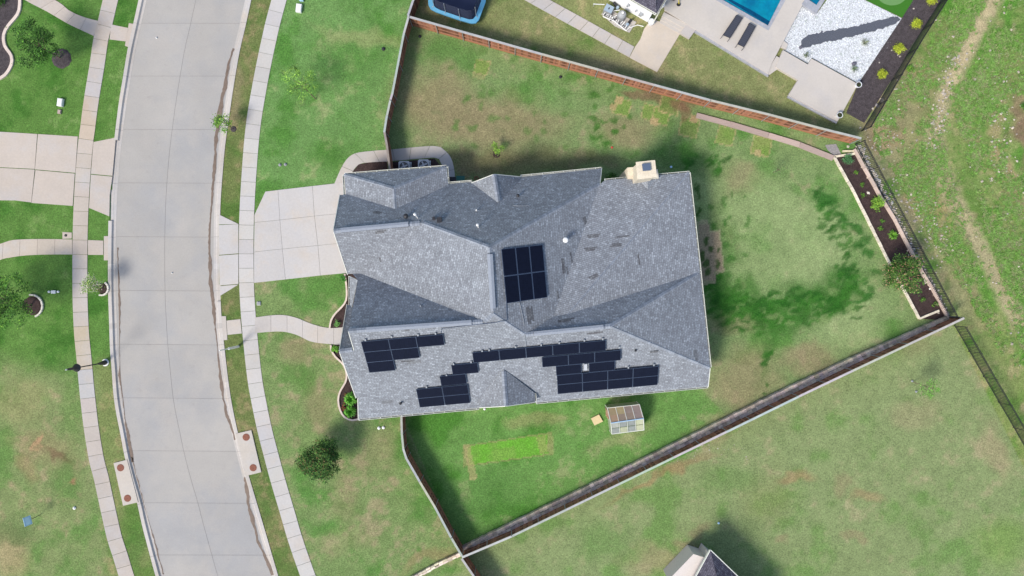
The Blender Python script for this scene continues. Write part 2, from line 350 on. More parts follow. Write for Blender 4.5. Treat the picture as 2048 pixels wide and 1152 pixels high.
rr = random.Random(4)
for i in range(46):       # dark re-growth tufts swept around the yard
    t = rr.random(); x = 1640+100*math.sin(t*2.3)+rr.uniform(-14, 14); y = 385+t*230
    fblob(x, y, rr.uniform(5, 15), rr.uniform(3, 7), rr.uniform(-40, 10), (58,112,44), .8, .5)
for i in range(60):
    a = rr.uniform(0, 1); fblob(1420+a*300+rr.uniform(-20, 20), 560+60*math.sin(a*3)+rr.uniform(-30, 34), rr.uniform(6, 18), rr.uniform(4, 10), rr.uniform(-50, 50), rr.choice([(44,100,30),(60,115,40),(120,150,90)]), .7, .5)
for i in range(26): fblob(rr.uniform(1180, 1260), rr.uniform(170, 290), rr.uniform(3, 9), rr.uniform(3, 7), 0, (70,120,46), .8, .5)
for i in range(22): fblob(rr.uniform(1420, 1500), rr.uniform(370, 560), rr.uniform(3, 9), rr.uniform(3, 9), 0, (62,115,44), .7, .5)
for i in range(30): fblob(rr.uniform(900, 1150), rr.uniform(90, 300), rr.uniform(4, 10), rr.uniform(4, 9), 0, (84,130,58), .6, .5)
for (x, y, rx, ry, n_) in [(1425,585,22,40,34),(1470,615,40,20,26),(1535,600,44,20,26),(1600,608,40,22,30),(1665,600,34,28,30),(1700,545,24,34,22),(1685,480,22,34,16),(1655,415,18,26,12),(1500,640,30,14,8),(1390,330,50,16,16),(1530,720,10,40,8)]:
    for i in range(n_): fblob(x+rr.gauss(0, rx*.7), y+rr.gauss(0, ry*.7), rr.uniform(4, 15), rr.uniform(2.5, 6), rr.uniform(-45, 5), rr.choice([(46,106,30),(58,118,38),(40,96,30)]), .75, .45)
# front lawns, street strips
for b in [(690,110,70,60,0,(84,138,58),.6),(720,70,90,16,10,(150,160,108),.6),(600,180,30,30,0,(78,130,52),.5),(660,300,50,30,0,(72,126,46),.6),(590,710,26,30,0,TAN2,.6),(640,810,34,40,0,TAN2,.55),(575,660,20,30,0,(76,128,50),.5),
          (610,770,26,34,0,(78,130,52),.6),(690,1000,40,60,0,TAN2,.4),(760,900,40,40,0,TAN2,.4),(520,970,14,60,0,(78,124,52),.5),(545,420,18,40,0,TAN2,.3),(470,190,12,60,8,TAN2,.6),(690,1090,60,20,0,(148,150,108),.5),
          (860,1120,60,12,-25,(150,136,98),.6),(270,1100,22,50,0,(74,122,48),.6)]: blob(*b)
# lower left lawn
for b in [(90,890,60,34,10,(152,138,104),.5),(60,930,20,22,0,(155,132,100),.5),(110,905,26,8,25,(125,104,80),.8),(30,800,60,40,0,(150,150,104),.6),(20,1110,40,50,0,(178,160,124),.7),(130,960,30,50,0,(84,132,58),.6),(30,1060,34,24,0,(88,118,66),.7),
          (80,880,4,16,0,(185,150,115),.9),(150,820,22,60,0,(96,140,66),.5),(145,945,8,6,0,(160,120,92),.8)]: blob(*b)
# south-east lawn
for b in [(1390,915,50,8,-25,RED,.7),(1300,960,90,7,-25,(158,130,95),.6),(1680,725,60,6,-26,RED,.7),(1750,700,60,6,-26,(150,118,88),.6),(1380,1085,22,12,0,RED,.8),(1400,1060,14,10,0,RED,.8),(1680,960,22,16,0,RED,.6),(1585,965,28,10,0,(160,130,98),.6),
          (1735,995,30,12,20,(165,135,105),.5),(1710,1080,12,8,0,RED,.7),(1570,1090,10,8,0,RED,.7),(1310,1120,60,26,0,TAN,.6),(1530,1000,50,60,10,(138,142,94),.35),(1460,1075,60,30,0,(98,122,76),.4),(1990,900,26,60,-28,TAN,.6),(2000,1090,60,50,0,(110,152,64),.6),
          (1840,830,40,30,0,TAN,.4),(1200,1080,50,40,0,(92,140,66),.5),(1460,960,60,30,0,(92,138,66),.4),(1830,690,40,20,-25,(140,140,104),.5)]: blob(*b)
for b in [(1000,980,60,40,0,(84,132,62),.5),(1250,870,70,16,-25,TAN,.35),(1420,860,50,20,-25,TAN2,.5),(1080,850,60,12,0,(150,145,104),.5)]: blob(*b)
# wild ground beyond the metal fence: trails, scrub, rocky soil
def trail(pts, w, c, s):
    L = pxline(pts, 1.0)
    for p in L: fblob(1024+p.x*24, 576-p.y*24, w, w, 0, c, s, .5)
for b in [(2040,245,18,44,0,(134,112,94),.9),(2046,300,14,34,0,(136,116,98),.9),(1810,190,60,90,20,(150,140,104),.5),(1850,420,30,60,-25,(172,148,110),.6),(1820,300,40,60,0,(150,145,106),.5),(1950,80,30,60,0,(92,142,52),.6),(2000,560,40,120,-25,(96,142,56),.6),(1950,400,30,90,-20,(84,134,48),.6),
          (1760,270,40,20,0,(160,138,110),.6),(1930,590,30,60,-25,(158,150,118),.5)]: blob(*b)
for i in range(260):
    x = rr.uniform(1730, 2150); y = rr.uniform(-60, 1000)
    if x < 1720+(y-285)*.58 and y > 285: continue
    fblob(x, y, rr.uniform(5, 20), rr.uniform(4, 10), rr.uniform(0, 180), rr.choice([(86,138,46),(104,146,62),(78,124,44),(160,150,112),(150,140,104)]), .55, .6)
trail([(1995,-20),(1960,50),(1925,120),(1900,170),(1880,230),(1868,290),(1890,360),(1930,440),(1975,520),(2010,590),(2060,680)], 19, (180,168,136), .8)
trail([(1995,-20),(1960,50),(1925,120),(1905,165)], 11, (196,182,146), .8)
trail([(2010,180),(1990,260),(2010,330),(2050,420)], 13, (172,154,118), .65)
trail([(1780,130),(1830,240),(1835,380),(1900,520),(1950,620),(2010,760)], 26, (140,148,100), .15)
col *= (1+(n3-.5)*.30+(n4-.5)*.22)[..., None]
# sod patches with crisp outlines
def patch(poly, c, edge=None, k=.85, nz=.5):
    global col
    m = inpoly(PX+4*(n3-.5), PY+4*(n4-.5), poly).astype(float)
    if edge:
        cx = sum(p[0] for p in poly)/len(poly); cy = sum(p[1] for p in poly)/len(poly)
        big = [(cx+(x-cx)*1.14, cy+(y-cy)*1.14) for x, y in poly]
        col = mixc(col, edge, inpoly(PX+3*(n3-.5), PY, big)*.6)
    col = mixc(col, c, m*k*np.clip(.4+nz*1.3*n4, 0, 1))
ED = (185,168,120)
patch([(953,119),(981,124),(972,150),(948,144)], (96,150,50), ED); patch([(946,143),(972,150),(968,159),(944,154)], (165,162,110))
def sodsq(cx, cy, s, n=1, c=(92,150,46)):
    a = math.radians(14); u = (math.cos(a), math.sin(a)); v = (-math.sin(a), math.cos(a))
    P = [(cx+u[0]*s*i+v[0]*s*j, cy+u[1]*s*i+v[1]*s*j) for i, j in ((-1,-1),(1,-1),(1,1),(-1,1))]; patch(P, c, ED)
sodsq(1244, 214, 15); sodsq(1226, 214, 6, c=(175,158,112)); sodsq(1238, 200, 7, c=(180,160,116)); sodsq(1300, 225, 14); sodsq(1322, 232, 15); sodsq(1331, 221, 6, c=(185,165,118)); sodsq(1309, 243, 7, c=(185,160,120)); sodsq(1340, 208, 18, c=(66,122,36))
sodsq(1378, 255, 17, c=(76,138,38)); sodsq(1388, 238, 7, c=(180,150,115)); sodsq(1451, 272, 16); sodsq(1523, 292, 17, c=(100,150,50)); sodsq(1516, 306, 6, c=(180,165,120))
patch([(935,893),(1094,868),(1097,908),(938,930)], (104,176,46), (150,150,96), 1, .65)
patch([(984,900),(1030,893),(1032,915),(986,922)], (130,165,78), None, .6)
patch([(925,889),(939,887),(955,958),(941,963)], (176,166,116)); patch([(1072,873),(1092,870),(1094,905),(1080,908)], (165,158,105), None, .6)
patch([(1396,450),(1418,446),(1420,466),(1438,465),(1446,540),(1430,543),(1431,560),(1400,562)], (160,146,124), (186,174,146), 1, .9)
for q in [(1412,480,5,9),(1420,500,6,8),(1436,500,4,8),(1436,530,5,8),(1412,525,6,10),(1402,510,5,12),(1416,545,6,9),(1394,385,4,18),(1396,425,4,10)]: fblob(q[0], q[1], q[2], q[3], 0, (48,92,30), .85)
fblob(1360, 212, 20, 10, 20, (125,95,78), .7); fblob(1370, 225, 10, 20, 0, (130,100,80), .6); fblob(1270, 190, 30, 7, 12, (130,105,88), .7)
# heights: sink the sheet under road and pool, gentle undulation elsewhere
zz = (fbm(PX/150, PY/150, 77)-.5)*.02
zz[inpoly(PX, PY, roadpoly_px)] = -.40
zz -= .015
ny, nx = GX.shape
verts = np.stack([GX, GY, zz], -1).reshape(-1, 3)
idx = np.arange(nx*ny).reshape(ny, nx)
quads = np.stack([idx[:-1, :-1], idx[:-1, 1:], idx[1:, 1:], idx[1:, :-1]], -1).reshape(-1, 4)
# outer skirt out to the horizon
B = 900; ox = len(verts)
far = [(-B,-B,-.03),(B,-B,-.03),(B,B,-.03),(-B,B,-.03)]
inner = [idx[0, 0], idx[0, -1], idx[-1, -1], idx[-1, 0]]
me = bpy.data.meshes.new('lawn_ground')
faces = quads.tolist()+[[inner[i], ox+i, ox+(i+1) % 4, inner[(i+1) % 4]][::-1] for i in range(4)]
allv = np.vstack([verts, np.array(far)])
me.from_pydata(allv.tolist(), [], [tuple(f) for f in faces])
ca = me.color_attributes.new('Col', 'FLOAT_COLOR', 'POINT')
cc = np.ones((len(allv), 4)); cc[:ox, :3] = col.reshape(-1, 3); cc[ox:, :3] = albedo((128,150,97)); ca.data.foreach_set('color', cc.ravel())
me.polygons.foreach_set('use_smooth', [True]*len(me.polygons)); me.materials.append(M['grass'])
ground = bpy.data.objects.new('lawn_ground', me); C.objects.link(ground); tag(ground, kind='structure')

# ---------------------------------------------------------------- road, kerbs, pavements
def ribbon_slabs(name, center, width, slab, z0, z1, m, off=.0, gap=.025, var=.06, tint=None, step=.3):
    L = resample(center, step); N = norms(L); mb = MB(); k = max(1, round(slab/step)); i = 0; s = 0
    while i < len(L)-1:
        j = min(i+k, len(L)-1)
        c = 1+random.uniform(-var, var); cl = (c, c*random.uniform(.985, 1.0), c*random.uniform(.96, 1.0))
        if tint: cl = tint(L[(i+j)//2], cl)
        for q in range(i, j):
            a, b = L[q], L[q+1]
            if q == j-1: b = L[q+1].lerp(L[q], gap/step)
            p = [a-N[q]*width/2, b-N[q+1]*width/2, b+N[q+1]*width/2, a+N[q]*width/2]
            t = [(v.x, v.y, z1) for v in p]; bo = [(v.x, v.y, z0) for v in p]
            mb.face(t, cl); mb.face([bo[0], bo[1], t[1], t[0]], cl); mb.face([bo[2], bo[3], t[3], t[2]], cl)
            if q == i: mb.face([bo[3], bo[0], t[0], t[3]], cl)
            if q == j-1: mb.face([bo[1], bo[2], t[2], t[1]], cl)
        i = j; s += 1
    o = mb.build(name, m); tag(o, kind='structure'); return o
def strip(name, pts, m, z, kind='structure'):
    mb = MB(); mb.prism([W(x, y) for x, y in pts], -.05, z); o = mb.build(name, m); return tag(o, kind=kind)
# road: two lanes of slabs
n = 60
def atfrac(L, t):
    D = [0]
    for i in range(len(L)-1): D.append(D[-1]+(L[i+1]-L[i]).length)
    d = t*D[-1]
    for i in range(len(L)-1):
        if D[i+1] >= d: return L[i].lerp(L[i+1], (d-D[i])/(D[i+1]-D[i]))
    return L[-1].copy()
mb = MB(); NS = 12; SUB = 8
KW = .48                                             # kerb + gutter width
for s in range(NS):
    c0 = [1+random.uniform(-.03, .03) for _ in range(2)]
    for q in range(SUB):
        t0 = (s+q/SUB)/NS; t1 = (s+(q+1)/SUB)/NS
        if q == SUB-1: t1 -= .0003
        a, b, c_, d = atfrac(Lw, t0), atfrac(Rw, t0), atfrac(Rw, t1), atfrac(Lw, t1)
        for lane in range(2):
            def P(l, r, f): return l.lerp(r, f)
            f0, f1 = ((.047, .499), (.501, .953))[lane]; cv = c0[lane]
            mb.face([(*P(a, b, f0).xy, -.12), (*P(d, c_, f0).xy, -.12), (*P(d, c_, f1).xy, -.12), (*P(a, b, f1).xy, -.12)], (cv, cv, cv))
tag(mb.build('road', M['road']), kind='structure')
mb = MB(); L_, R_ = resample(Lw, 1.0), resample(Rw, 1.0)
for i in range(79):
    t0, t1 = i/79, (i+1)/79
    a, b, c_, d = atfrac(Lw, t0), atfrac(Rw, t0), atfrac(Rw, t1), atfrac(Lw, t1)
    mb.face([(*a.xy, -.135), (*d.xy, -.135), (*c_.xy, -.135), (*b.xy, -.135)])
tag(mb.build('road_joint_base', M['joint']), kind='structure')
def kerb(name, L, side, drops=()):
    """side=+1: road lies to the left-hand normal of L"""
    L = resample(L, .45); N = norms(L); mb = MB()
    for i in range(len(L)-1):
        j = i+1; n0, n1 = N[i]*side, N[j]*side
        py = 576-L[i].y*24
        top = .03
        for a, b in drops:
            if a < py < b: top = -.085
        prof = [(-.11, -.3), (-.11, top), (.17, top), (.26, -.108), (.46, -.112), (.46, -.3)]
        cv = 1+.08*math.sin(i*.31*(3 if i % 11 == 0 else 1)); g = .015 if i % 10 == 0 else 0
        for k in range(5):
            (w0, z0), (w1, z1) = prof[k], prof[k+1]
            a0 = L[i].lerp(L[j], g/.45)
            f = [(*(a0+n0*w0).xy, z0), (*(L[j]+n1*w0).xy, z0), (*(L[j]+n1*w1).xy, z1), (*(a0+n0*w1).xy, z1)]
            mb.face(f if side < 0 else f[::-1], (cv*1.08, cv*1.07, cv*1.06) if k in (1, 2) else (cv, cv, cv))
    return tag(mb.build(name, M['concrete']), kind='structure')
kerb('kerb_west', Lw, 1, [(272, 436)]); kerb('kerb_east', Rw, -1, [(425, 596)])
def mudline(name, pts, w, seed, m='mud', z=-.105):
    L = pxline(pts, .18); N = norms(L); r = random.Random(seed); mb = MB(); ws = []
    a = b = w
    for i in range(len(L)):
        a += r.uniform(-.05, .05)+(w-a)*.12; b += r.uniform(-.05, .05)+(w-b)*.12; ws.append((max(.012, a), max(.012, b)))
    for i in range(len(L)-1):
        p = [L[i]-N[i]*ws[i][0], L[i+1]-N[i+1]*ws[i+1][0], L[i+1]+N[i+1]*ws[i+1][1], L[i]+N[i]*ws[i][1]]
        mb.face([(v.x, v.y, z) for v in p])
    return tag(mb.build(name, M[m]), kind='structure')
mudline('gutter_mud', [(466,96),(458,120),(451,165),(443,200),(436,245),(431,290),(427,350),(423,400),(420,450),(419,490),(420,540),(424,600),(429,650),(435,710),(441,770),(449,815),(460,850),(470,880)], .10, 3)
mudline('gutter_mud', [(490,955),(494,985),(498,1020),(506,1050),(516,1085),(530,1120),(542,1152)], .12, 5)
mudline('gutter_silt', [(233,495),(235,560),(236,610),(237,660),(238,720),(240,760),(246,810),(250,850),(258,890),(264,925)], .05, 8)
mudline('gutter_silt', [(262,915),(272,955),(284,1000),(298,1050),(312,1100),(325,1150)], .06, 9)
# pavements (sidewalks)
def tintL(p, c):
    py = 576-p.y*24
    if 640 < py < 730: return (c[0]*1.02, c[1]*.93, c[2]*.76)
    if py < 100: return (c[0]*1.02, c[1]*.93, c[2]*.84)
    if 195 < py < 270: return (c[0]*1.05, c[1]*.93, c[2]*.80)
    if 730 < py < 790: return (c[0]*.93, c[1]*.97, c[2]*1.02)
    if 270 < py < 520: return (c[0]*1.0, c[1]*.94, c[2]*.88)
    return (c[0]*.98, c[1]*.94, c[2]*.92)
def tintR(p, c):
    py = 576-p.y*24
    return (c[0]*1.05, c[1]*1.08, c[2]*1.12)
ribbon_slabs('pavement_west', pxline(SLc), 1.24, 1.3, -.06, .022, M['concrete'], tint=tintL)
ribbon_slabs('pavement_east', pxline(SRc), 1.22, 1.2, -.06, .022, M['concrete'], tint=tintR)
def slabs(name, polys, m, z, tint=(1, 1, 1), var=.03):
    mb = MB()
    for p in polys:
        c = 1+random.uniform(-var, var); P = [W(x, y) for x, y in p]; ce = sum(P, Vector())/len(P)
        P = [q+(ce-q).normalized()*.014 for q in P]; mb.prism(P, -.06, z, (c*tint[0], c*tint[1], c*tint[2]))
    return tag(mb.build(name, m), kind='structure')
def under(name, poly, z):
    mb = MB(); mb.face([(*W(x, y).xy, z) for x, y in poly][::-1]); return tag(mb.build(name, M['joint']), kind='structure')
BR = (1.06, 1.08, 1.12)
xs = lambda a, b, t: (a[0]+(b[0]-a[0])*t, a[1]+(b[1]-a[1])*t)
# main driveway 3x3 (joints follow the photograph)
rows = [((531,383),(556,380),(625,372),(695,364)), ((509,445),(560,440),(629,432),(700,425)), ((508,504),(565,498),(636,491),(703,484)), ((508,566),(571,559),(641,551),(706,545))]
polys = []
for r in range(3):
    for c in range(3):
        p = [rows[r][c], rows[r][c+1], rows[r+1][c+1], rows[r+1][c]]
        if r == 0 and c == 0: p = [(531,383),(556,380),(560,440),(509,445),(509,430)]
        polys.append(p)
slabs('driveway', polys, M['concrete'], .030, BR)
slabs('driveway', [[(438,450),(477,448),(477,507),(438,510)], [(438,511),(477,508),(477,568),(439,571)], [(438,429),(477,448),(438,449)], [(439,572),(477,569),(440,592)]], M['concrete'], .020, BR)
# left driveway
slabs('neighbour_driveway', [[(-90,258),(75,268),(70,338),(-90,330)], [(76,268),(156,273),(151,346),(70,339)], [(-90,331),(70,339),(63,405),(30,401),(-90,400)], [(71,340),(150,347),(146,412),(63,406)],
      [(187,284),(232,275),(225,352),(182,348)], [(182,349),(225,353),(220,390),(219,433),(178,416)]], M['concrete'], .026, (1.05, .98, .92))
# neighbour paths, stubs
def path2(name, A, B, m, z, n, tint=(1, 1, 1)):
    a = pxline(A, .3); b = pxline(B, .3); mb = MB()
    for i in range(n):
        c = 1+random.uniform(-.04, .04); K = 5
        for k in range(K):
            t0 = (i+k/K)/n; t1 = (i+(k+1)/K)/n-(.0022 if k == K-1 else 0)
            mb.prism([atfrac(a, t0), atfrac(a, t1), atfrac(b, t1), atfrac(b, t0)], -.06, z, (c*tint[0], c*tint[1], c*tint[2]))
    return tag(mb.build(name, m), kind='structure')
path2('path_northwest', [(20,-40),(110,0),(140,22),(170,35),(197,42)], [(-20,-45),(50,0),(92,22),(135,47),(160,59),(188,72)], M['concrete'], .024, 8, (1.05, .98, .92))
slabs('path_northwest', [[(223,49),(257,56),(252,83),(219,79)], [(258,46),(269,48),(259,95),(250,92)]], M['concrete'], .024, (1.05, .96, .88))
path2('path_west', [(-60,505),(0,488),(27,480),(82,478),(145,479)], [(-60,545),(0,520),(15,516),(50,511),(100,509),(145,509)], M['concrete'], .024, 6, (1.04, .96, .86))
slabs('path_west', [[(176,480),(207,481),(207,510),(176,510)], [(208,472),(219,472),(219,521),(208,521)], [(125,464),(144,465),(144,477),(125,478)]], M['concrete'], .026, (1.05, .96, .88))
path2('front_path', [(510,635),(539,631),(567,630),(594,636),(624,648),(659,656),(700,653)], [(510,666),(562,663),(594,670),(622,683),(659,688),(700,690)], M['concrete'], .026, 6, (1.06, 1.05, 1.05))
slabs('front_path', [[(453,641),(481,638),(484,667),(455,670)], [(441,632),(452,632),(455,680),(446,681)]], M['concrete'], .026, (1.06, 1.03, 1.0))
path2('side_path', [(669,367),(687,328),(707,308),(744,302),(771,300),(783,299),(867,292),(887,299),(902,316),(909,343),(910,376)], [(690,367),(704,345),(717,329),(737,325),(773,323),(786,322),(869,315),(878,318),(884,330),(888,345),(888,376)], M['concrete'], .026, 9, (1.04, 1.03, 1.03))
# front and pool-side mulch beds
def bed(name, pts, m, z=.02, jit=0):
    mb = MB(); P = [W(x, y) for x, y in pts]
    if jit:
        P = resample(P+[P[0]], .14); P = [p+Vector((random.gauss(0, jit), random.gauss(0, jit), 0)) for p in P[:-2]]
    mb.face([(p.x, p.y, z) for p in P][::-1]); o = mb.build(name, m); return tag(o, kind='structure')
bed('mulch_ground', [(704,345),(717,329),(737,325),(774,323),(780,380),(690,380)], M['mulch'])
bed('mulch_ground', [(786,324),(869,317),(880,330),(886,360),(786,370)], M['mulch'])
def edging(name, pts, label, w=.14, h=.14, m='edging', closed=False):
    L = pxline(pts, .3); N = norms(L); mb = MB()
    for i in range(len(L)-1):
        p = [L[i]-N[i]*w/2, L[i+1]-N[i+1]*w/2, L[i+1]+N[i+1]*w/2, L[i]+N[i]*w/2]
        c = random.uniform(.93, 1.07); mb.prism(p, -.03, h, (c, c, c))
    o = mb.build(name, M[m], origin=L[len(L)//2]); return tag(o, label, 'edging')
b1 = [(690,548),(692,560),(694,580),(693,600),(684,614),(672,626),(663,640),(660,656)]
edging('garden_edging', b1, 'pale curved concrete edging of the bed between driveway and front path')
bed('mulch_ground', b1+[(735,652),(740,548)], M['mulch'])
b2 = [(662,690),(663,700),(672,714),(688,730),(694,750),(691,765),(681,782),(677,800),(681,820),(690,834),(705,840),(718,838)]
edging('garden_edging', b2, 'pale wavy concrete edging of the bed south of the front path')
bed('mulch_ground', b2+[(745,830),(740,690)], M['mulch'])
b3 = [(40,-30),(41,10),(36,30),(18,52),(9,70),(11,92),(24,112),(24,130),(12,150),(-6,160),(-30,165)]
edging('garden_edging', b3, 'grey wavy concrete kerb around the dark bed in the top left corner', .24, .12)
bed('dark_mulch_ground', b3+[(-120,165),(-120,-60)], M['dark_mulch'])

# ---------------------------------------------------------------- fences
def wood_fence(name, cap_px, side, label, zc=1.85, posts=True, seg=2.42, cap_tint=(1, 1, 1), gate=False):
    P = [W(x, y, zc) for x, y in cap_px]
    for p in P: p.z = 0
    root = empty(name, P[0], label, 'fence')
    cap = MB(); pick = MB(); rail = [MB(), MB(), MB()]; kick = MB(); r = random.Random(len(cap_px)+int(P[0].x)); tot = 0
    for a, b in zip(P[:-1], P[1:]):
        d = b-a; Ln = d.length; u = d.normalized(); nrm = Vector((-u.y, u.x, 0))*side
        ang = math.atan2(u.y, u.x); k = int(Ln/.145)+1; w = Ln/k
        for i in range(k):
            c = r.choice((r.uniform(.55, 1.0), r.uniform(.9, 1.5), r.uniform(1.2, 2.0))); q = a+u*(w*(i+.5)); cl = (c, c*r.uniform(.92, 1.08), c*r.uniform(.9, 1.15))
            pick.box((q.x, q.y, zc/2+.02), (w-.008, .018, zc-.08), ang, cl)
        for zi, z in enumerate((.32, .95, 1.62)):
            m_ = (a+b)/2+nrm*.035; rail[zi].box((m_.x, m_.y, z), (Ln, .036, .09), ang, (1.5, 1.7, 1.9))
        m_ = (a+b)/2+nrm*.025; kick.box((m_.x, m_.y, .07), (Ln, .035, .15), ang, (1.5, 1.5, 1.3))
        ns = max(1, round(Ln/(seg*2))); sl_ = Ln/ns
        for i in range(ns):
            q = a+u*(sl_*(i+.5))+nrm*.03; dz = .012*((int(tot)+i) % 3); cap.box((q.x, q.y, zc+.01+dz), (sl_-.01+.06, .17, .04), ang, (*[cap_tint[j]*r.uniform(.9, 1.1) for j in range(3)],))
        if posts:
            npst = max(1, round(Ln/seg))
            for i in range(npst+(1 if b is P[-1] else 0)):
                q = a+u*(Ln/npst*i)+nrm*.10
                pm = MB(); pm.tube([(q.x, q.y, 0), (q.x, q.y, zc-.05)], .033, 8); pm.build('post', M['galv'], root, smooth=True)
        tot += Ln
    cap.build('cap_board', M['cap'], root); pick.build('picket_panel', M['wood'], root); [q.build('rail', M['wood'], root) for q in rail]; kick.build('kick_board', M['wood'], root)
    return root
wood_fence('wooden_fence', [(845,-45),(826,4),(817,31)], -1, 'short wooden fence beside the blue trampoline, running off the top of the picture')
wood_fence('wooden_fence', [(817,31),(807,67),(784,187),(780,200),(773,232),(768,264)], 1, 'bare wooden fence between the front lawn and the backyard, north of the house')
wood_fence('wooden_gate', [(768,264),(773,290),(779,340)], 1, 'narrow wooden gate section between side path and air conditioners', posts=False, cap_tint=(.75, .6, .6))
wood_fence('wooden_fence', [(819,33),(1084,108),(1421,200),(1540,229),(1653,259),(1722,276)], -1, 'long red-brown wooden fence between the backyard and the pool garden')
wood_fence('wooden_fence', [(1928,637),(1816,690),(1706,742),(1597,794),(1454,864),(1240,968),(1024,1073),(925,1115)], -1, 'long wooden fence with pale cap south of the house, above the stone wall', cap_tint=(1.08, 1.1, 1.1))
wood_fence('wooden_fence', [(802,833),(803,868),(806,898),(812,917),(839,964),(869,1014),(902,1076),(923,1112)], 1, 'wooden fence between the lower front lawn and the south side yard')
wood_fence('wooden_fence', [(923,1118),(947,1153),(985,1210)], 1, 'short wooden fence at the bottom edge, continuing past the fence corner')
def metal_fence(pts_base, label, h=1.6, sp=.145):
    P = [W(x, y) for x, y in pts_base]; root = empty('metal_fence', P[0], label, 'fence')
    pick = MB(); rail = [MB(), MB(), MB()]
    L = resample(P, 2.44)
    for i, q in enumerate(L):
        pm = MB(); pm.box((q.x, q.y, h/2+.03), (.065, .065, h+.06)); pm.build('post', M['black'], root)
    for a, b in zip(L[:-1], L[1:]):
        d = b-a; u = d.normalized(); ang = math.atan2(u.y, u.x); m_ = (a+b)/2
        for zi, z in enumerate((h-.04, h-.2, .15)): rail[zi].box((m_.x, m_.y, z), (d.length, .035, .04), ang)
        k = max(1, int(d.length/sp))
        for i in range(1, k): q = a+u*(d.length*i/k); pick.box((q.x, q.y, h/2+.03), (.034, .034, h-.08), ang)
    [q.build('rail', M['black'], root) for q in rail]; pick.build('picket', M['black'], root); return root
metal_fence([(1710,289),(1893,634)], 'black metal picket fence behind the raised planting bed')
metal_fence([(1908,652),(1962,746),(2030,862),(2080,950)], 'black metal picket fence running from the corner to the right edge')
metal_fence([(1723,262),(1786,155),(1823,92),(1878,5),(1910,-50)], 'black metal picket fence beside the pool garden shrubs')
# stone walls
def stone_wall(pts, label, w=.5, h=.35, m='wallstone', tint=(1, 1, 1), seed=1):
    P = [W(x, y) for x, y in pts]; L = resample(P, .01+.38); N = norms(L); r = random.Random(seed); mb = MB()
    base = MB()
    for i in range(len(L)-1):
        d = L[i+1]-L[i]
        if d.length < .05: continue
        for k in range(2):
            c = r.uniform(.7, 1.35); ww = w/2; o = (-.25 if k == 0 else .25)*w+r.uniform(-.02, .02); hh = h+r.uniform(-.03, .04)
            e0, e1 = r.uniform(.01, .03), r.uniform(.01, .03)
            a, b = L[i]+d*e0, L[i+1]-d*e1
            q = [a+N[i]*(o-ww/2+.01), b+N[i]*(o-ww/2+r.uniform(.0, .03)), b+N[i]*(o+ww/2-.01), a+N[i]*(o+ww/2-r.uniform(0, .03))]
            mb.prism(q, -.02, hh, (c*tint[0], c*r.uniform(.92, 1.03)*tint[1], c*r.uniform(.88, 1.05)*tint[2]))
    o = mb.build('stone_wall', M[m], origin=L[0]); return tag(o, label, 'wall')
stone_wall([(928,1097),(1024,1050),(1240,945),(1440,847),(1540,797),(1700,722),(1893,638)], 'long low grey stone wall inside the southern wooden fence', .62, .42, tint=(1.05, 1.0, .92))
stone_wall([(921,1106),(875,1128),(830,1152),(790,1172)], 'short sandy stone wall at the bottom, outside the fence corner', .34, .3, 'stone', (1.1, 1.05, .95), 5)

# ---------------------------------------------------------------- raised planting bed, timbers, rocks
def planks(name, pts, label, w, h, m='timber', cat='edging', seg=1.2, tint=(1, 1, 1)):
    P = [W(x, y) for x, y in pts]; mb = MB(); r = random.Random(3)
    for a, b in zip(P[:-1], P[1:]):
        d = b-a; u = d.normalized(); ang = math.atan2(u.y, u.x); k = max(1, round(d.length/seg)); s = d.length/k
        for i in range(k):
            q = a+u*(s*(i+.5)); c = r.uniform(.88, 1.1); mb.box((q.x+r.uniform(-.01, .01), q.y, h/2), (s-.02, w*r.uniform(.93, 1.05), h+r.uniform(-.01, .01)), ang+r.uniform(-.012, .012), (c*tint[0], c*tint[1], c*tint[2]))
    return tag(mb.build(name, M[m], origin=P[0]), label, cat)
planks('timber_edging', [(1392,231),(1459,249),(1536,271),(1598,290),(1665,317)], 'weathered grey timber edging lying parallel to the north wooden fence', .42, .16, seg=2.9)
planks('stone_edging', [(1667,314),(1706,384),(1746,464),(1781,534),(1811,588),(1837,637),(1876,621)], 'cream stone block edging on the lawn side of the planting bed', .17, .2, 'stone', seg=.5, tint=(1.2, 1.15, 1.05))
planks('stone_edging', [(1667,314),(1708,308)], 'short row of cream blocks closing the north end of the planting bed', .18, .2, 'stone', seg=.5, tint=(1.2, 1.15, 1.0))
planks('stone_edging', [(1684,303),(1706,303)], 'short yellowish block row by the fence corner, north of the planting bed', .15, .2, 'stone', seg=.5, tint=(1.2, 1.15, .9))
planks('stone_kerb', [(1706,299),(1758,393),(1786,438),(1816,496),(1840,542),(1863,578),(1893,635)], 'pinkish concrete kerb on the metal fence side of the planting bed', .22, .26, 'edging', seg=.9, tint=(.9, .85, .82))
bed('mulch_ground', [(1667,314),(1708,308),(1758,393),(1816,496),(1863,578),(1893,633),(1876,640),(1837,637),(1781,534),(1706,384)], M['mulch'], .06)
M['soil'] = mat('stony_soil', (.16, .14, .11), .95, .1, noise=[(3, .3), (22, .4)], stains=[(1.2, (.10, .16, .05), .8, .45, .6)], bump=(20, .6, .05))
bed('stony_soil', [(1707,296),(1718,292),(1832,498),(1896,618),(1895,636),(1816,494),(1758,390)], M['soil'], .012)
bed('grey_gravel', [(1650,290),(1672,288),(1678,300),(1684,312),(1668,312),(1655,300)], M['gravel_g'], .015)
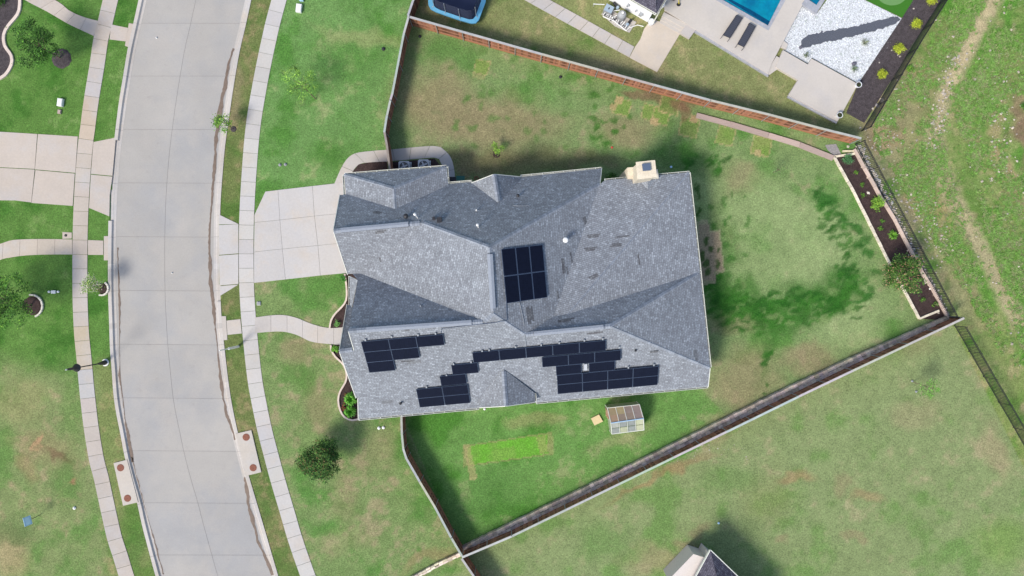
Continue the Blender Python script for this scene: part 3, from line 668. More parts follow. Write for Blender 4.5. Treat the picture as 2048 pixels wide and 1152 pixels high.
def rock_mesh(mb, c, r, rnd, col):
    n = 6; pts = []
    top = []; bot = []
    for k in range(n):
        a = 2*math.pi*k/n+rnd.uniform(-.3, .3); rr_ = r*rnd.uniform(.7, 1.2)
        bot.append((c[0]+rr_*math.cos(a), c[1]+rr_*math.sin(a), c[2]-.01)); top.append((c[0]+rr_*.62*math.cos(a), c[1]+rr_*.62*math.sin(a), c[2]+r*rnd.uniform(.45, .8)))
    mb.face(top, col)
    for k in range(n): j = (k+1) % n; mb.face([bot[k], bot[j], top[j], top[k]], col)
def rocks(name, n, sampler, smin, smax, label, seed, cols):
    r = random.Random(seed); mb = MB()
    for i in range(n):
        x, y = sampler(r); p = W(x, y); s = smin+(smax-smin)*r.random()**2.5; c = r.choice(cols); k = r.uniform(.75, 1.1)
        rock_mesh(mb, (p.x, p.y, 0), s, r, (c[0]*k, c[1]*k, c[2]*k))
    o = mb.build(name, M['rockm']); o['label'] = label; o['category'] = 'rocks'; o['kind'] = 'stuff'; return o
M['rockm'] = mat('rock', (1, 1, 1), .9, .2, noise=[(12, .15)])
WH = [(.62,.60,.56),(.55,.50,.42),(.66,.58,.46),(.42,.42,.43)]
def samp_strip(r):
    t = r.random(); x = 1716+t*176; y = 292+t*342; o = r.gauss(0, .45)*9+3
    return x+o*.87-2, y-o*.5
rocks('drainage_rocks', 800, samp_strip, .03, .16, 'white and cream drainage rocks between planting bed and metal fence', 2, WH)
def samp_wild(r):
    k = r.random()
    if k < .3: t = r.random(); return 1800+t*90+r.gauss(0, 16), 370+t*130+r.gauss(0, 26)
    if k < .55: t = r.random(); return 1885-t*20+r.gauss(0, 9)+(25*(1-t)), 110+t*190
    if k < .7: t = r.random(); return 2000+r.gauss(0, 14), 150+t*220
    if k < .8: return 1760+r.gauss(0, 30), 285+r.gauss(0, 25)
    while True:
        x, y = r.uniform(1740, 2060), r.uniform(-10, 760)
        if x > 1740+max(0, y-285)*.62+15: return x, y
rocks('scattered_stones', 1000, samp_wild, .02, .13, 'pale stones scattered over the wild ground east of the metal fence', 4, [(.46,.42,.36),(.40,.36,.30),(.52,.46,.38)])
rocks('lawn_pebbles', 40, lambda r: (1410+r.gauss(0, 40), 905-r.gauss(0, 12)), .02, .06, 'small pale pebbles on bare soil along the southern fence', 6, WH[:2])
# wild grass tufts
def tufts(name, n, sampler, label, seed, cols, h=(.12, .4), blades=9, spread=.16):
    r = random.Random(seed); mb = MB()
    for i in range(n):
        x, y = sampler(r); p = W(x, y); c = r.choice(cols); hh = r.uniform(*h)
        for k in range(blades):
            a = r.uniform(0, 6.28); l = r.uniform(.5, 1)*spread*(1+hh); w = r.uniform(.012, .028); q = p+Vector((r.gauss(0, spread*.4), r.gauss(0, spread*.4), 0))
            d = Vector((math.cos(a), math.sin(a), 0)); s = Vector((-d.y, d.x, 0))*w; kk = r.uniform(.7, 1.25)
            cl = (c[0]*kk, c[1]*kk, c[2]*kk)
            mb.face([q-s, q+s, q+d*l*.6+Vector((0, 0, hh*.7))+s*.7, q+d*l*.6+Vector((0, 0, hh*.7))-s*.7], cl)
            mb.face([q+d*l*.6+Vector((0, 0, hh*.7))-s*.7, q+d*l*.6+Vector((0, 0, hh*.7))+s*.7, q+d*l*1.3+Vector((0, 0, hh*.75))], cl)
    o = mb.build(name, M['leaf']); o['label'] = label; o['category'] = 'grass'; o['kind'] = 'stuff'; return o
def samp_w2(r):
    while True:
        x, y = r.uniform(1735, 2075), r.uniform(-20, 900)
        if x > 1740+max(0, y-285)*.60+8 and x > 1735+max(0, 285-y)*.62-10:
            tx = 1995-(y)*.55 if y < 170 else 1890+(y-230)*.28
            if abs(x-tx) < 20 and r.random() < .93: continue
            if x > 2012 and 190 < y < 350: continue
            if vn(x, y) > r.uniform(.25, .65): return x, y
def vn(x, y): return float(fbm(np.array([x/45.]), np.array([y/45.]), 91, 3)[0])
tufts('wild_grass', 5200, samp_w2, 'rough wild grass tufts growing east of the metal fence', 8, [(.15,.31,.05),(.20,.38,.08),(.13,.27,.05),(.28,.29,.14),(.22,.33,.10)], (.04, .14), 10, .19)

# ---------------------------------------------------------------- trees and plants
def leaf_quads(mb, c, n, rad, s, cols, r, flat=.8):
    for i in range(n):
        d = Vector((r.gauss(0, 1), r.gauss(0, 1), r.gauss(0, flat))); d *= rad*.55
        p = c+d; a = Vector((r.gauss(0, 1), r.gauss(0, 1), r.gauss(0, .5))).normalized(); b = a.cross(Vector((r.gauss(0, .6), r.gauss(0, .6), 1))).normalized()
        l = s*r.uniform(.6, 1.3); w = l*.42; k = r.uniform(.7, 1.3); cc_ = r.choice(cols)
        mb.face([p-a*l/2, p+b*w/2, p+a*l/2+Vector((0, 0, -.02)), p-b*w/2], (cc_[0]*k, cc_[1]*k, cc_[2]*k))
def tree(name, base_px, top_px, h, rad, cols, label, cat='tree', dens=1.0, leaf=.16, clumps=60, cluster=.34, trunk=.07, seed=1, group=None, squash=.8, limbs=9, tips=None, crown_frac=.66):
    """base at ground pixel; crown centre seen at top_px and standing at height h*crown_frac"""
    r = random.Random(seed); b = W(*base_px); cz = h*crown_frac; cp = W(top_px[0], top_px[1], cz)
    root = empty(name, b, label, cat, group)
    tk = MB(); mid = b.lerp(cp, .55)+Vector((0, 0, 0)); mid.z = cz*.5
    tk.tube([b, mid, cp, cp+Vector((0, 0, rad*.5))], [trunk, trunk*.8, trunk*.55, trunk*.2], 8)
    cr = MB()
    for i in range(limbs):
        a = 2*math.pi*i/limbs+r.uniform(-.3, .3); q = cp+Vector((math.cos(a)*rad*.75, math.sin(a)*rad*.75, r.uniform(-.3, .4)*rad)); s0 = mid.lerp(cp, r.uniform(.1, .9))
        tk.tube([s0, s0.lerp(q, .5)+Vector((0, 0, .08)), q], [trunk*.45, trunk*.3, trunk*.1], 5, cap=False)
    for i in range(clumps):
        while True:
            d = Vector((r.uniform(-1, 1), r.uniform(-1, 1), r.uniform(-1, 1)))
            if .25 < d.length < 1: break
        d = d*(d.length**-.35)
        k = 1+.22*math.sin(3*math.atan2(d.y, d.x)+seed)+r.uniform(-.12, .12)
        c = cp+Vector((d.x*rad*k, d.y*rad*k, d.z*rad*squash)); kk = r.uniform(.65, 1.35)
        cs = [(x[0]*kk, x[1]*kk, x[2]*kk) for x in cols]
        if tips and d.z > -.1 and r.random() < .55: cs = cs+[tips]
        leaf_quads(cr, c, int(46*dens), cluster, leaf, cs, r)
    tk.build('trunk', M['bark'], root, smooth=True); cr.build('crown', M['leaf'], root); return root
DKG = [(.035,.10,.018),(.05,.14,.025),(.07,.18,.03),(.028,.075,.016)]
MDG = [(.07,.19,.025),(.11,.27,.035),(.05,.14,.02)]
LIM = [(.20,.38,.05),(.28,.46,.06),(.14,.30,.04)]
tree('shade_tree', (121,116), (68,88), 4.3, 1.55, DKG+MDG, 'dark leafy tree leaning over the lawn beside its round mulch ring, top left', dens=1.2, clumps=80, seed=2)
tree('shade_tree', (62,612), (5,598), 4.6, 2.1, MDG+MDG+DKG+LIM[:1], 'large green tree cut by the left edge, standing in a stone ring', dens=1.2, clumps=110, seed=5)
tree('blossoming_tree', (205,577), (180,568), 2.9, .72, LIM+[(.55,.52,.38),(.6,.58,.45)], 'small pale blossoming tree over the west pavement, in a white stone ring', dens=.8, clumps=34, cluster=.24, leaf=.12, trunk=.035, seed=8)
tree('young_tree', (467,258), (445,245), 2.6, .62, LIM+MDG, 'small bright green sapling on the grass strip by the road', dens=.8, clumps=22, cluster=.26, leaf=.14, trunk=.03, seed=11)
tree('young_tree', (632,198), (598,166), 3.6, 1.25, [(.17,.33,.05),(.24,.42,.07),(.12,.26,.04)], 'sparse lime green young tree on the upper front lawn', dens=.55, clumps=42, cluster=.24, leaf=.14, trunk=.04, seed=13)
tree('evergreen_tree', (655,907), (641,922), 3.6, 1.42, [(.03,.085,.02),(.06,.15,.03),(.12,.23,.045),(.04,.11,.022)], 'round dark olive tree with reddish tips on the lower front lawn', dens=1.5, clumps=130, seed=17, tips=(.17,.13,.05), squash=.9)
tree('young_tree', (993,306), (995,295), 1.6, .42, LIM, 'tiny bright green sapling in a bare ring, north of the roof gable', dens=.7, clumps=14, cluster=.17, leaf=.1, trunk=.02, seed=19)
tree('flowering_tree', (1787,538), (1808,548), 3.2, 1.42, [(.05,.13,.02),(.09,.19,.03),(.13,.24,.045),(.035,.085,.018)], 'bushy crape myrtle with pink-brown tips in the planting bed', dens=1.1, clumps=90, seed=23, tips=(.42,.25,.15))
tree('young_tree', (1826,764), (1862,776), 3.0, .85, [(.13,.32,.05),(.18,.38,.07),(.10,.24,.04)], 'thin green sapling on the lawn right of the southern fence', dens=.45, clumps=24, cluster=.25, leaf=.13, trunk=.025, seed=29, squash=.5)
tree('young_tree', (1547,345), (1560,338), 2.2, .65, [(.13,.22,.08),(.17,.26,.10)], 'faint thin sapling in the backyard right of the chimney', dens=.2, clumps=18, cluster=.24, leaf=.10, trunk=.025, seed=31, squash=.5)
def shrub(name, px, py, rad, cols, label, seed, n=14, leaf=.1, h=None, group=None, cat='shrub', dens=26, z=.03):
    r = random.Random(seed); b = W(px, py); b.z = z; root = empty(name, b, label, cat, group); mb = MB(); st = MB(); h = h or rad*1.2
    for i in range(n):
        a = r.uniform(0, 6.28); q = rad*math.sqrt(r.random())*.75; c = b+Vector((math.cos(a)*q, math.sin(a)*q, h*r.uniform(.3, .9)*(1.1-q/rad*.6))); kk = r.uniform(.7, 1.3)
        leaf_quads(mb, c, dens, rad*.33, leaf, [(x[0]*kk, x[1]*kk, x[2]*kk) for x in cols], r); st.tube([b, c], .008, 4, cap=False)
    st.build('stem', M['bark'], root); mb.build('foliage', M['leaf'], root); return root
def spiky(name, px, py, rad, cols, label, seed, n=60, h=.4, w=.02, group=None, cat='plant', z=.03):
    r = random.Random(seed); b = W(px, py); b.z = z; mb = MB()
    for i in range(n):
        a = r.uniform(0, 6.28); d = Vector((math.cos(a), math.sin(a), 0)); s = Vector((-d.y, d.x, 0))*w; l = rad*r.uniform(.6, 1.1); hh = h*r.uniform(.4, 1.1); k = r.uniform(.7, 1.3); c = r.choice(cols); c = (c[0]*k, c[1]*k, c[2]*k)
        q = b+d*rad*.1*r.random(); m_ = q+d*l*.55+Vector((0, 0, hh)); e = q+d*l+Vector((0, 0, hh*.6))
        mb.face([q-s, q+s, m_+s, m_-s], c); mb.face([m_-s, m_+s, e], c)
    return tag(mb.build(name, M['leaf'], origin=b), label, cat, group)
YG = [(.38,.45,.04),(.48,.52,.05),(.28,.38,.03)]
for i, (x, y, r_, lb) in enumerate([(1861,2,.42,'lime yellow shrub nearest the top edge in the dark mulch bed'),(1830,50,.46,'lime yellow shrub in the dark mulch, second from the top edge'),(1795,99,.46,'lime yellow shrub in the dark mulch beside the slate stream end'),(1761,150,.44,'lime yellow shrub in the dark mulch nearest the lower white pot')]):
    shrub('golden_shrub', x, y, r_, YG, lb, 40+i, 26, .10, group='lime shrubs in the dark mulch bed', dens=34)
shrub('shrub', 1752, 407, .62, LIM, 'bright lime bush, largest in the planting bed above the crape myrtle', 50, 30, .14)
spiky('grassy_plant', 1783, 470, .45, [(.12,.30,.03),(.18,.38,.05)], 'spiky bright green clump in the planting bed', 51, 80)
shrub('shrub', 1692, 320, .5, [(.07,.20,.07),(.10,.26,.10)], 'blue-green feathery bush at the north end of the planting bed', 52, 20, .1)
for i, (x, y, r_, lb) in enumerate([(1711,345,.2,'small seedling just below the blue-green bush in the planting bed'),(1723,369,.24,'small round plant in the middle of the upper planting bed'),(1724,391,.24,'small plant left of the lone pale stone in the planting bed'),(1763,441,.2,'small plant below the lime bush in the planting bed'),(1760,457,.22,'small leafy plant left of the spiky clump in the planting bed'),(1843,600,.28,'small green plant below the crape myrtle in the planting bed'),(1868,609,.3,'straggly green plant at the kerb in the south end of the planting bed'),(1815,527,.5,'glossy bright green bush touching the top of the crape myrtle')]):
    shrub('garden_plant', x, y, r_, MDG+LIM[:1], lb, 60+i, 8 if r_ < .4 else 22, .09, dens=16)
shrub('garden_plant', 675, 646, .32, [(.2,.4,.12),(.14,.32,.08)], 'round pale green plant in the bed just above the front path', 70, 14, .09)
shrub('garden_plant', 671, 698, .34, [(.14,.40,.04),(.2,.45,.06)], 'bright green plant with yellow tips in the bed just below the front path', 71, 14, .1)
shrub('garden_plant', 686, 557, .3, [(.05,.2,.03),(.08,.26,.04)], 'dark green plant where the driveway meets the garage wall', 72, 10, .1)
spiky('garden_plant', 703, 797, .6, [(.09,.30,.03),(.14,.38,.05)], 'large leafy green clump in the bed at the southwest house corner', 73, 120, .5, .05)
spiky('garden_plant', 702, 822, .55, [(.09,.30,.03),(.13,.36,.05)], 'lower leafy green clump in the bed at the southwest house corner', 74, 100, .5, .05)
shrub('red_flowers', 690, 813, .3, [(.32,.02,.03),(.25,.03,.04),(.08,.2,.03)], 'dark red flowering plant in the southwest corner bed', 75, 9, .1, cat='flowers')
shrub('orange_flowers', 694, 790, .18, [(.5,.14,.03),(.4,.1,.03),(.1,.2,.03)], 'orange flowers above the red ones in the southwest corner bed', 76, 5, .08, cat='flowers')
shrub('orange_flowers', 694, 831, .16, [(.5,.14,.03),(.1,.2,.03)], 'orange flowers at the tip of the southwest corner bed', 77, 5, .08, cat='flowers')
shrub('shrub', 1222, 358, .5, MDG, 'green bush between the north wall and the chimney base', 78, 20, .12)
shrub('shrub', 2, 5, .5, DKG, 'dark bush in the corner bed at the top left', 79, 20, .12)
shrub('wild_shrub', 1818, 138, .36, MDG+LIM, 'small green weed bush outside the metal fence by the pool garden', 80, 14, .1)
spiky('wild_shrub', 2046, 215, .5, MDG, 'green spiky weed at the right edge of the wild ground', 81, 60)
spiky('wild_shrub', 1727, 87, .45, [(.20,.24,.14),(.28,.3,.2)], 'thin grey-green plant growing in the white gravel', 82, 45, .4, .012, z=.06)
spiky('gravel_plant', 1611, 112, .3, [(.16,.2,.12)], 'grey-green tuft in white gravel by the pool deck steps', 83, 30, z=.06)
spiky('gravel_plant', 1706, 140, .34, [(.16,.22,.12)], 'grey-green tuft in white gravel near the upper white pot', 84, 34, z=.06)
# mulch rings, stone rings
def disc(name, px, py, rad, m, z=.02, label=None, cat=None, h=.05):
    mb = MB(); c = W(px, py); r = random.Random(int(px)); n = 26; pr = [rad*r.uniform(.95, 1.04) for _ in range(n)]
    P = [(c.x+pr[k]*math.cos(2*math.pi*k/n), c.y+pr[k]*math.sin(2*math.pi*k/n)) for k in range(n)]
    Q = [(c.x+pr[k]*.8*math.cos(2*math.pi*k/n), c.y+pr[k]*.8*math.sin(2*math.pi*k/n), h) for k in range(n)]
    mb.face(Q)
    for k in range(n): j = (k+1) % n; mb.face([(*P[k], z-.03), (*P[j], z-.03), Q[j], Q[k]])
    o = mb.build(name, M[m]); return tag(o, kind='structure')
disc('mulch_ring', 123, 117, .84, 'dark_mulch'); disc('mulch_ring', 467, 258, .25, 'dark_mulch'); disc('mulch_ring', 993, 308, .32, 'mulch'); disc('mulch_ring', 64, 612, .8, 'mulch'); disc('mulch_ring', 204, 577, .45, 'mulch')
def ring(px, py, rad, a0, a1, label, w=.13, h=.15):
    mb = MB(); c = W(px, py); n = max(5, int(abs(a1-a0)/360*2*math.pi*rad/.38)); r = random.Random(3)
    for i in range(n):
        t = math.radians(a0+(a1-a0)*(i+.5)/n); q = c+Vector((math.cos(t)*rad, math.sin(t)*rad, 0)); l = abs(math.radians(a1-a0))*rad/n-.02
        k = r.uniform(.9, 1.1); mb.box((q.x, q.y, h/2), (w, l, h), t, (1.15*k, 1.15*k, 1.15*k))
    return tag(mb.build('stone_ring', M['stone'], origin=c), label, 'edging')
ring(64, 612, .92, -70, 100, 'half ring of white edging stones right of the large left-edge tree')
ring(204, 577, .56, -110, 60, 'small white stone ring around the blossoming tree by the kerb')

# ---------------------------------------------------------------- the main house
PL = {'N': (11.1094, 0.0823, -0.9434), 'GS': (1.0226, -0.0909, 0.8924), 'W': (8.7566, 0.4794, 0.092), 'E': (7.3225, -0.5167, 0.0369), 'S': (9.1114, -0.0637, 0.6921),
      'SN': (5.0292, 0.053, -1.0916), 'C': (5.4725, -0.0408, -0.1353), 'R': (6.2659, -0.1742, -0.0181), 'D': (3.2437, 0.1007, -0.9743), 'F': (9.3947, -0.3848, -0.0392)}
def on(pl, px, py):
    a, b, c = PL[pl]; kx = (px-1024)/FP; ky = (576-py)/FP
    z = (a+b*kx*CH+c*ky*CH)/(1+b*kx+c*ky); return W(px, py, z)
def zat(pl, x, y): a, b, c = PL[pl]; return a+b*x+c*y
V = {'v1': (-1.6, 2.89), 'v2': (-1.34, -1.8), 'v3': (-6.74, 4.86), 'v4': (-11.94, 1.15), 'v5': (-2.02, -2.42), 'v7': (1.0, -3.42), 'v8': (7.27, -2.8), 'v9': (3.12, -2.13), 'v10': (4.25, -1.94), 'v11': (6.79, 8.01)}
TR = {'v1': 'N', 'v2': 'W', 'v3': 'N', 'v4': 'GS', 'v5': 'S', 'v7': 'S', 'v8': 'S', 'v9': 'E', 'v10': 'R', 'v11': 'E'}
# exact triple-plane intersections
TP = {'v1': ('N','W','E'), 'v2': ('W','E','S'), 'v3': ('N','GS','W'), 'v4': ('GS','SN','W'), 'v5': ('SN','S','W'), 'v7': ('E','S','D'), 'v8': ('S','D','F'), 'v9': ('E','C','D'), 'v10': ('C','R','D'), 'v11': ('E','N','C')}
for k, t in TP.items():
    A = np.array([[PL[q][1], PL[q][2], -1] for q in t]); bb = np.array([-PL[q][0] for q in t]); V[k] = Vector(np.linalg.solve(A, bb))
G = on('N', 667, 462); G2 = on('GS', 667, 462); G = (G+G2)/2
Nw = on('N', 680, 390); Ne = on('N', 1203, 337); Cnw = on('C', 1209, 361); Cne = on('C', 1378, 345); RD = on('R', 1400, 545); SE = on('F', 1420, 735)
Se = on('S', 1416, 773); Sw = on('S', 717, 838); Pp = on('S', 679, 703); P2 = on('S', 708, 699); Q_ = on('S', 697, 662)
Sn1 = on('S', 712, 795); Sn2 = on('S', 716, 795.5)
GSw = on('GS', 695, 548); SNw = on('SN', 703, 545); H1 = on('SN', 715, 560)
faces = [[Nw, G, V['v3'], V['v1'], V['v11'], Ne], [V['v1'], V['v2'], V['v7'], V['v9'], V['v11']], [V['v11'], V['v9'], V['v10'], Cne, Cnw], [Cne, V['v10'], RD],
         [V['v7'], V['v8'], RD, V['v10'], V['v9']], [V['v8'], SE, RD], [V['v2'], V['v5'], Q_, P2, Pp, Sn1, Sn2, Sw, Se, SE, V['v8'], V['v7']],
         [V['v3'], V['v4'], V['v5'], V['v2'], V['v1']], [G, GSw, V['v4'], V['v3']], [Q_, V['v5'], V['v4'], SNw, H1]]
house_o = W(1040, 590); house_o.z = 0
house = empty('house', house_o, 'large house with grey hip roof and solar panels on the fenced lot', 'house')
def roof_mesh(name, faces, m, parent, th=.2, tint=(1, 1, 1)):
    """one roof surface with thickness; sides only along its free edges"""
    mb = MB(); key = lambda p: (round(p[0], 2), round(p[1], 2), round(p[2], 2)); ec = {}
    for f in faces:
        nrm = Vector((0, 0, 0))
        for i in range(len(f)): a, b = f[i], f[(i+1) % len(f)]; nrm += Vector(a).cross(Vector(b))
        if nrm.z < 0: f = f[::-1]
        mb.face(f, tint, 0); mb.face([Vector(p)-Vector((0, 0, th)) for p in f][::-1], tint, 1)
        for i in range(len(f)): e = (key(f[i]), key(f[(i+1) % len(f)])); ec[e] = (f[i], f[(i+1) % len(f)])
    d = Vector((0, 0, th))
    for e, (a, b) in ec.items():
        if (e[1], e[0]) not in ec: mb.face([Vector(a)-d, Vector(b)-d, Vector(b), Vector(a)], tint, 1)
    return mb.build(name, [m, M['trim']], parent)
roof = roof_mesh('roof', faces, M['shingle'], house)
# the lower roofs: northwest wing, two gables, porch
a1 = W(788, 378, 4.62); a2 = on('N', 790, 418); nwA = W(688, 349, 3.05); nwB = W(893, 333, 3.05)
roof_mesh('wing_roof', [[nwA, nwB, a1], [nwA, a1, a2, W(692, 392, 3.02)], [nwB, a1, a2, W(897, 372, 3.05)]], M['shingle'], house)
ga = W(988, 349, 4.95); gb = on('N', 997, 406)
roof_mesh('gable_roof', [[ga, gb, W(946, 374, 3.12), W(944, 366, 3.05)], [ga, gb, W(1040, 362, 3.2), W(1041, 354, 3.05)]], M['shingle'], house)
sa = on('S', 1007, 738); sb = W(1012, 812, sa.z)
roof_mesh('gable_roof', [[sb, sa, W(1069, 786, 3.5), W(1070, 804, 3.5)], [sb, sa, W(960, 797, 3.25), W(959, 815, 3.25)]], M['shingle'], house)
roof_mesh('porch_roof', [[Pp, P2, Vector((-11.3, -1.3, 3.0)), W(694, 610, 3.0)]], M['shingle'], house, .12)
roof_mesh('porch_roof', [[W(699, 552, 3.0), W(715, 560, 3.72), W(704, 614, 3.3), W(700, 621, 3.0)]], M['shingle'], house, .12)
# hip and ridge cap shingles
mb = MB()
def ridgecap(a, b, w=.17):
    a, b = Vector(a), Vector(b); d = (b-a); n_ = max(1, int(d.length/.19)); u = d.normalized(); s = u.cross(Vector((0, 0, 1))).normalized()
    for i in range(n_):
        c = random.uniform(.85, 1.2); p, q = a+u*(i*.19), a+u*((i+.93)*.19); e = Vector((0, 0, .028)); f = Vector((0, 0, -.075))
        mb.face([p-s*w+f, q-s*w+f, q+e, p+e+Vector((0, 0, .01))], (c, c, c)); mb.face([p+e+Vector((0, 0, .01)), q+e, q+s*w+f, p+s*w+f], (c, c, c))
for a, b in [(G, V['v3']), (V['v3'], V['v1']), (V['v1'], V['v2']), (V['v1'], V['v11']), (V['v2'], V['v7']), (V['v7'], V['v8']), (V['v8'], SE), (V['v8'], RD), (V['v10'], Cne), (Q_, V['v5']), (V['v5'], V['v2']), (nwA, a1), (a1, nwB), (a1, a2), (ga, gb), (sb, sa), (Pp, P2)]:
    ridgecap(a, b)
M['ridge'] = mat('ridge_shingle', (.235, .26, .30), .9, .2, noise=[(8, .1)])
mb.build('ridge_cap', M['ridge'], house)
# raised ridge vents
for a, b, wid in [((682,463),(817,447.5),.36), ((733,659),(943,637),.36), ((1068,667),(1207,655),.34)]:
    pl = {682: 'N', 733: 'S', 1068: 'S'}[a[0]]
    A = {682: G, 733: Q_, 1068: V['v7']}[a[0]]; Bq = {682: V['v3'], 733: V['v5'], 1068: V['v8']}[a[0]]
    d = (Bq-A); u = d.normalized(); sc = FP/(CH-A.z); x0 = 1024+A.x*sc
    t0 = ((a[0]-1024)/sc-A.x)/u.x; t1 = ((b[0]-1024)/sc-A.x)/u.x
    s = u.cross(Vector((0, 0, 1))).normalized(); vm = MB(); up = Vector((0, 0, .11)); p, q = A+u*t0, A+u*t1
    for sg in (-1, 1):
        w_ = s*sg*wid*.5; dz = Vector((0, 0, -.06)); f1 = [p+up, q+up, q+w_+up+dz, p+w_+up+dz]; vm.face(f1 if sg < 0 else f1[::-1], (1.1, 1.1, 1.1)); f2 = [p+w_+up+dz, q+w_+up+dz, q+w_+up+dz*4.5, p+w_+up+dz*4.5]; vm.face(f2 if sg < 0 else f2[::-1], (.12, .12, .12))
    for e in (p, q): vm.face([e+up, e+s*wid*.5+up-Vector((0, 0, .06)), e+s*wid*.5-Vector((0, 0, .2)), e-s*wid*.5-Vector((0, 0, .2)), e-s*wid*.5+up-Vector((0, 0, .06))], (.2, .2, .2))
    vm.build('ridge_vent', M['ridge'], house)
A, Bq = V['v1'], V['v2']; d = Bq-A; p, q = A+d*.1, A+d*.93; s = d.normalized().cross(Vector((0, 0, 1))).normalized(); vm = MB(); up = Vector((0, 0, .12))
for sg in (-1, 1):
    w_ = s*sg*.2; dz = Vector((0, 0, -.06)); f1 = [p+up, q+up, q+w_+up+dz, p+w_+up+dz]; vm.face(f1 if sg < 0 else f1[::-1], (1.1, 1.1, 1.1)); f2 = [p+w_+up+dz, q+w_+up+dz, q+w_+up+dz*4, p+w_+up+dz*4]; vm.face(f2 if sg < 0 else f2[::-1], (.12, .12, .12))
vm.build('ridge_vent', M['ridge'], house)
# gutters: an open K-shaped trough with clips, leaves room to see the channel
def gutter(a, b, out, clips=True, parent=house):
    a, b = Vector(a), Vector(b); u = (b-a).normalized(); o = Vector((-u.y, u.x, 0)).normalized()
    if o.dot(Vector(out)) < 0: o = -o
    g = MB(); ang = (u, o, Vector((0, 0, 1)))
    L = (b-a).length; m_ = (a+b)/2
    g.box(m_+o*.115+Vector((0, 0, -.06)), (L, .02, .13), ang); g.box(m_+o*.06+Vector((0, 0, -.125)), (L, .10, .015), ang, (.35, .35, .35)); g.box(m_+o*.012+Vector((0, 0, -.09)), (L, .018, .1), ang)
    if clips:
        for i in range(int(L/.85)+1): g.box(a+u*(i*.85+.05)+o*.06+Vector((0, 0, .0)), (.04, .12, .012), ang)
    return g.build('gutter', M['trim'], parent)
gutter(Sw, W(958,816,2.7), (0,-1,0)); gutter(W(1072,805,2.72), Se, (0,-1,0)); gutter(nwA, nwB, (0,1,0)); gutter(nwB, W(895.5,367,3.05), (1,0,0)); gutter(W(896,367,3.0), W(944,363,3.0), (0,1,0))
gutter(W(1041,353,3.0), Ne, (0,1,0)); gutter(Cnw, W(1262,356,3.7), (0,1,0)); gutter(W(1312,351,3.7), Cne, (0,1,0)); gutter(Cne, RD, (1,0,0)); gutter(RD, SE, (1,0,0)); gutter(nwA, W(690,390,3.0), (-1,0,0)); gutter(W(700,552,3.0), W(700.5,612,3.0), (-1,0,0)); gutter(W(1070,804,3.5), W(1069, 787, 3.5), (1,0,0))
# white rake boards
for a, b in [(G, Nw), (G, GSw), (Pp, Sn1), (Sn2, Sw), (Q_, P2), (Ne, V['v11']), (ga, W(944,366,3.05)), (ga, W(1041,354,3.05)), (sb, W(1070,804,3.5)), (sb, W(959,815,3.25)), (Pp, W(694,610,3.0)), (Se, SE)]:
    a, b = Vector(a), Vector(b); u = (b-a).normalized(); s = Vector((-u.y, u.x, 0)).normalized(); c0 = Vector((0.5, -0.5, 0))
    if s.dot((a+b)/2-c0) < 0: s = -s
    rk = MB(); rk.box((a+b)/2+s*.02-Vector((0, 0, .11)), ((b-a).length, .045, .22), (u, s, u.cross(s))); rk.build('rake_board', M['trim'], house)
# walls
wl = MB()
def wall(pts, ztop, z0=-.05):
    for i in range(len(pts)-1):
        a, b = pts[i], pts[i+1]; wl.face([(a[0], a[1], z0), (b[0], b[1], z0), (b[0], b[1], ztop if not isinstance(ztop, list) else ztop[i+1]), (a[0], a[1], ztop if not isinstance(ztop, list) else ztop[i])])
ins = .4
def wp(px, py, z, dx, dy): p = W(px, py, z); return (p.x+dx, p.y+dy)
wN = [wp(688,349,3.05,ins,-ins), wp(893,333,3.05,-ins,-ins), wp(896,367,3.05,-ins,-ins), wp(1203,337,3,-ins*.6,-ins), wp(1208,362,3.7,-ins*.6,-ins), wp(1378,345,3.7,-ins,-ins)]
wE = [wN[-1], (RD.x-ins, RD.y), (SE.x-ins, SE.y), (Se.x-ins, Se.y+ins)]
wS = [wE[-1], wp(1071,805,2.8,0,ins), wp(1071,806,2.8,0,-.05), wp(958,816,2.8,0,-.05), wp(958,815,2.8,0,ins), (Sw.x+ins, Sw.y+ins)]
wW = [wS[-1], (Pp.x+.35, Pp.y), (-11.6, -2.9), (-11.6, 1.0), (GSw.x+ins, GSw.y+.3), (Nw.x+ins, Nw.y-.2), wN[0]]
wall(wN, [2.85, 2.85, 2.85, 2.85, 3.5, 3.5]); wall(wE, [3.5, 3.5, 3.5, 2.6]); wall(wS, 2.6); wall(wW, [2.6, 5.9, 5.9, 3.0, 2.9, 2.9, 2.9])
# gable ends
def gwall(pts): wl.face(pts)
gwall([(G.x+.35, G.y, G.z-.25), (Nw.x+ins, Nw.y-.2, 2.8), (GSw.x+ins, GSw.y+.2, 2.8)]); gwall([(Q_.x+.2, Q_.y, Q_.z-.25), (H1.x+.2, H1.y, H1.z-.3), (H1.x+.2, H1.y, 2.7), (Q_.x+.2, -8.5, 2.7)])
gwall([(ga.x, ga.y-.25, ga.z-.22), (W(946,366,3.05).x, W(946,366,3.05).y-.15, 2.8), (W(1040,354,3.05).x, W(1040,354,3.05).y-.2, 2.8)])
gwall([(sb.x, sb.y+.25, sb.z-.22), (W(1070,804,2.8).x, W(1070,804,2.8).y+.25, 2.6), (W(959,815,2.8).x, W(959,815,2.8).y+.25, 2.6)])
gwall([(Pp.x+.3, Pp.y, Pp.z-.25), (Pp.x+.35, Pp.y, 2.5), (W(694,610,3.0).x+.4, W(694,610,3.0).y-.2, 2.7)])
wl.build('wall', M['brick'], house)
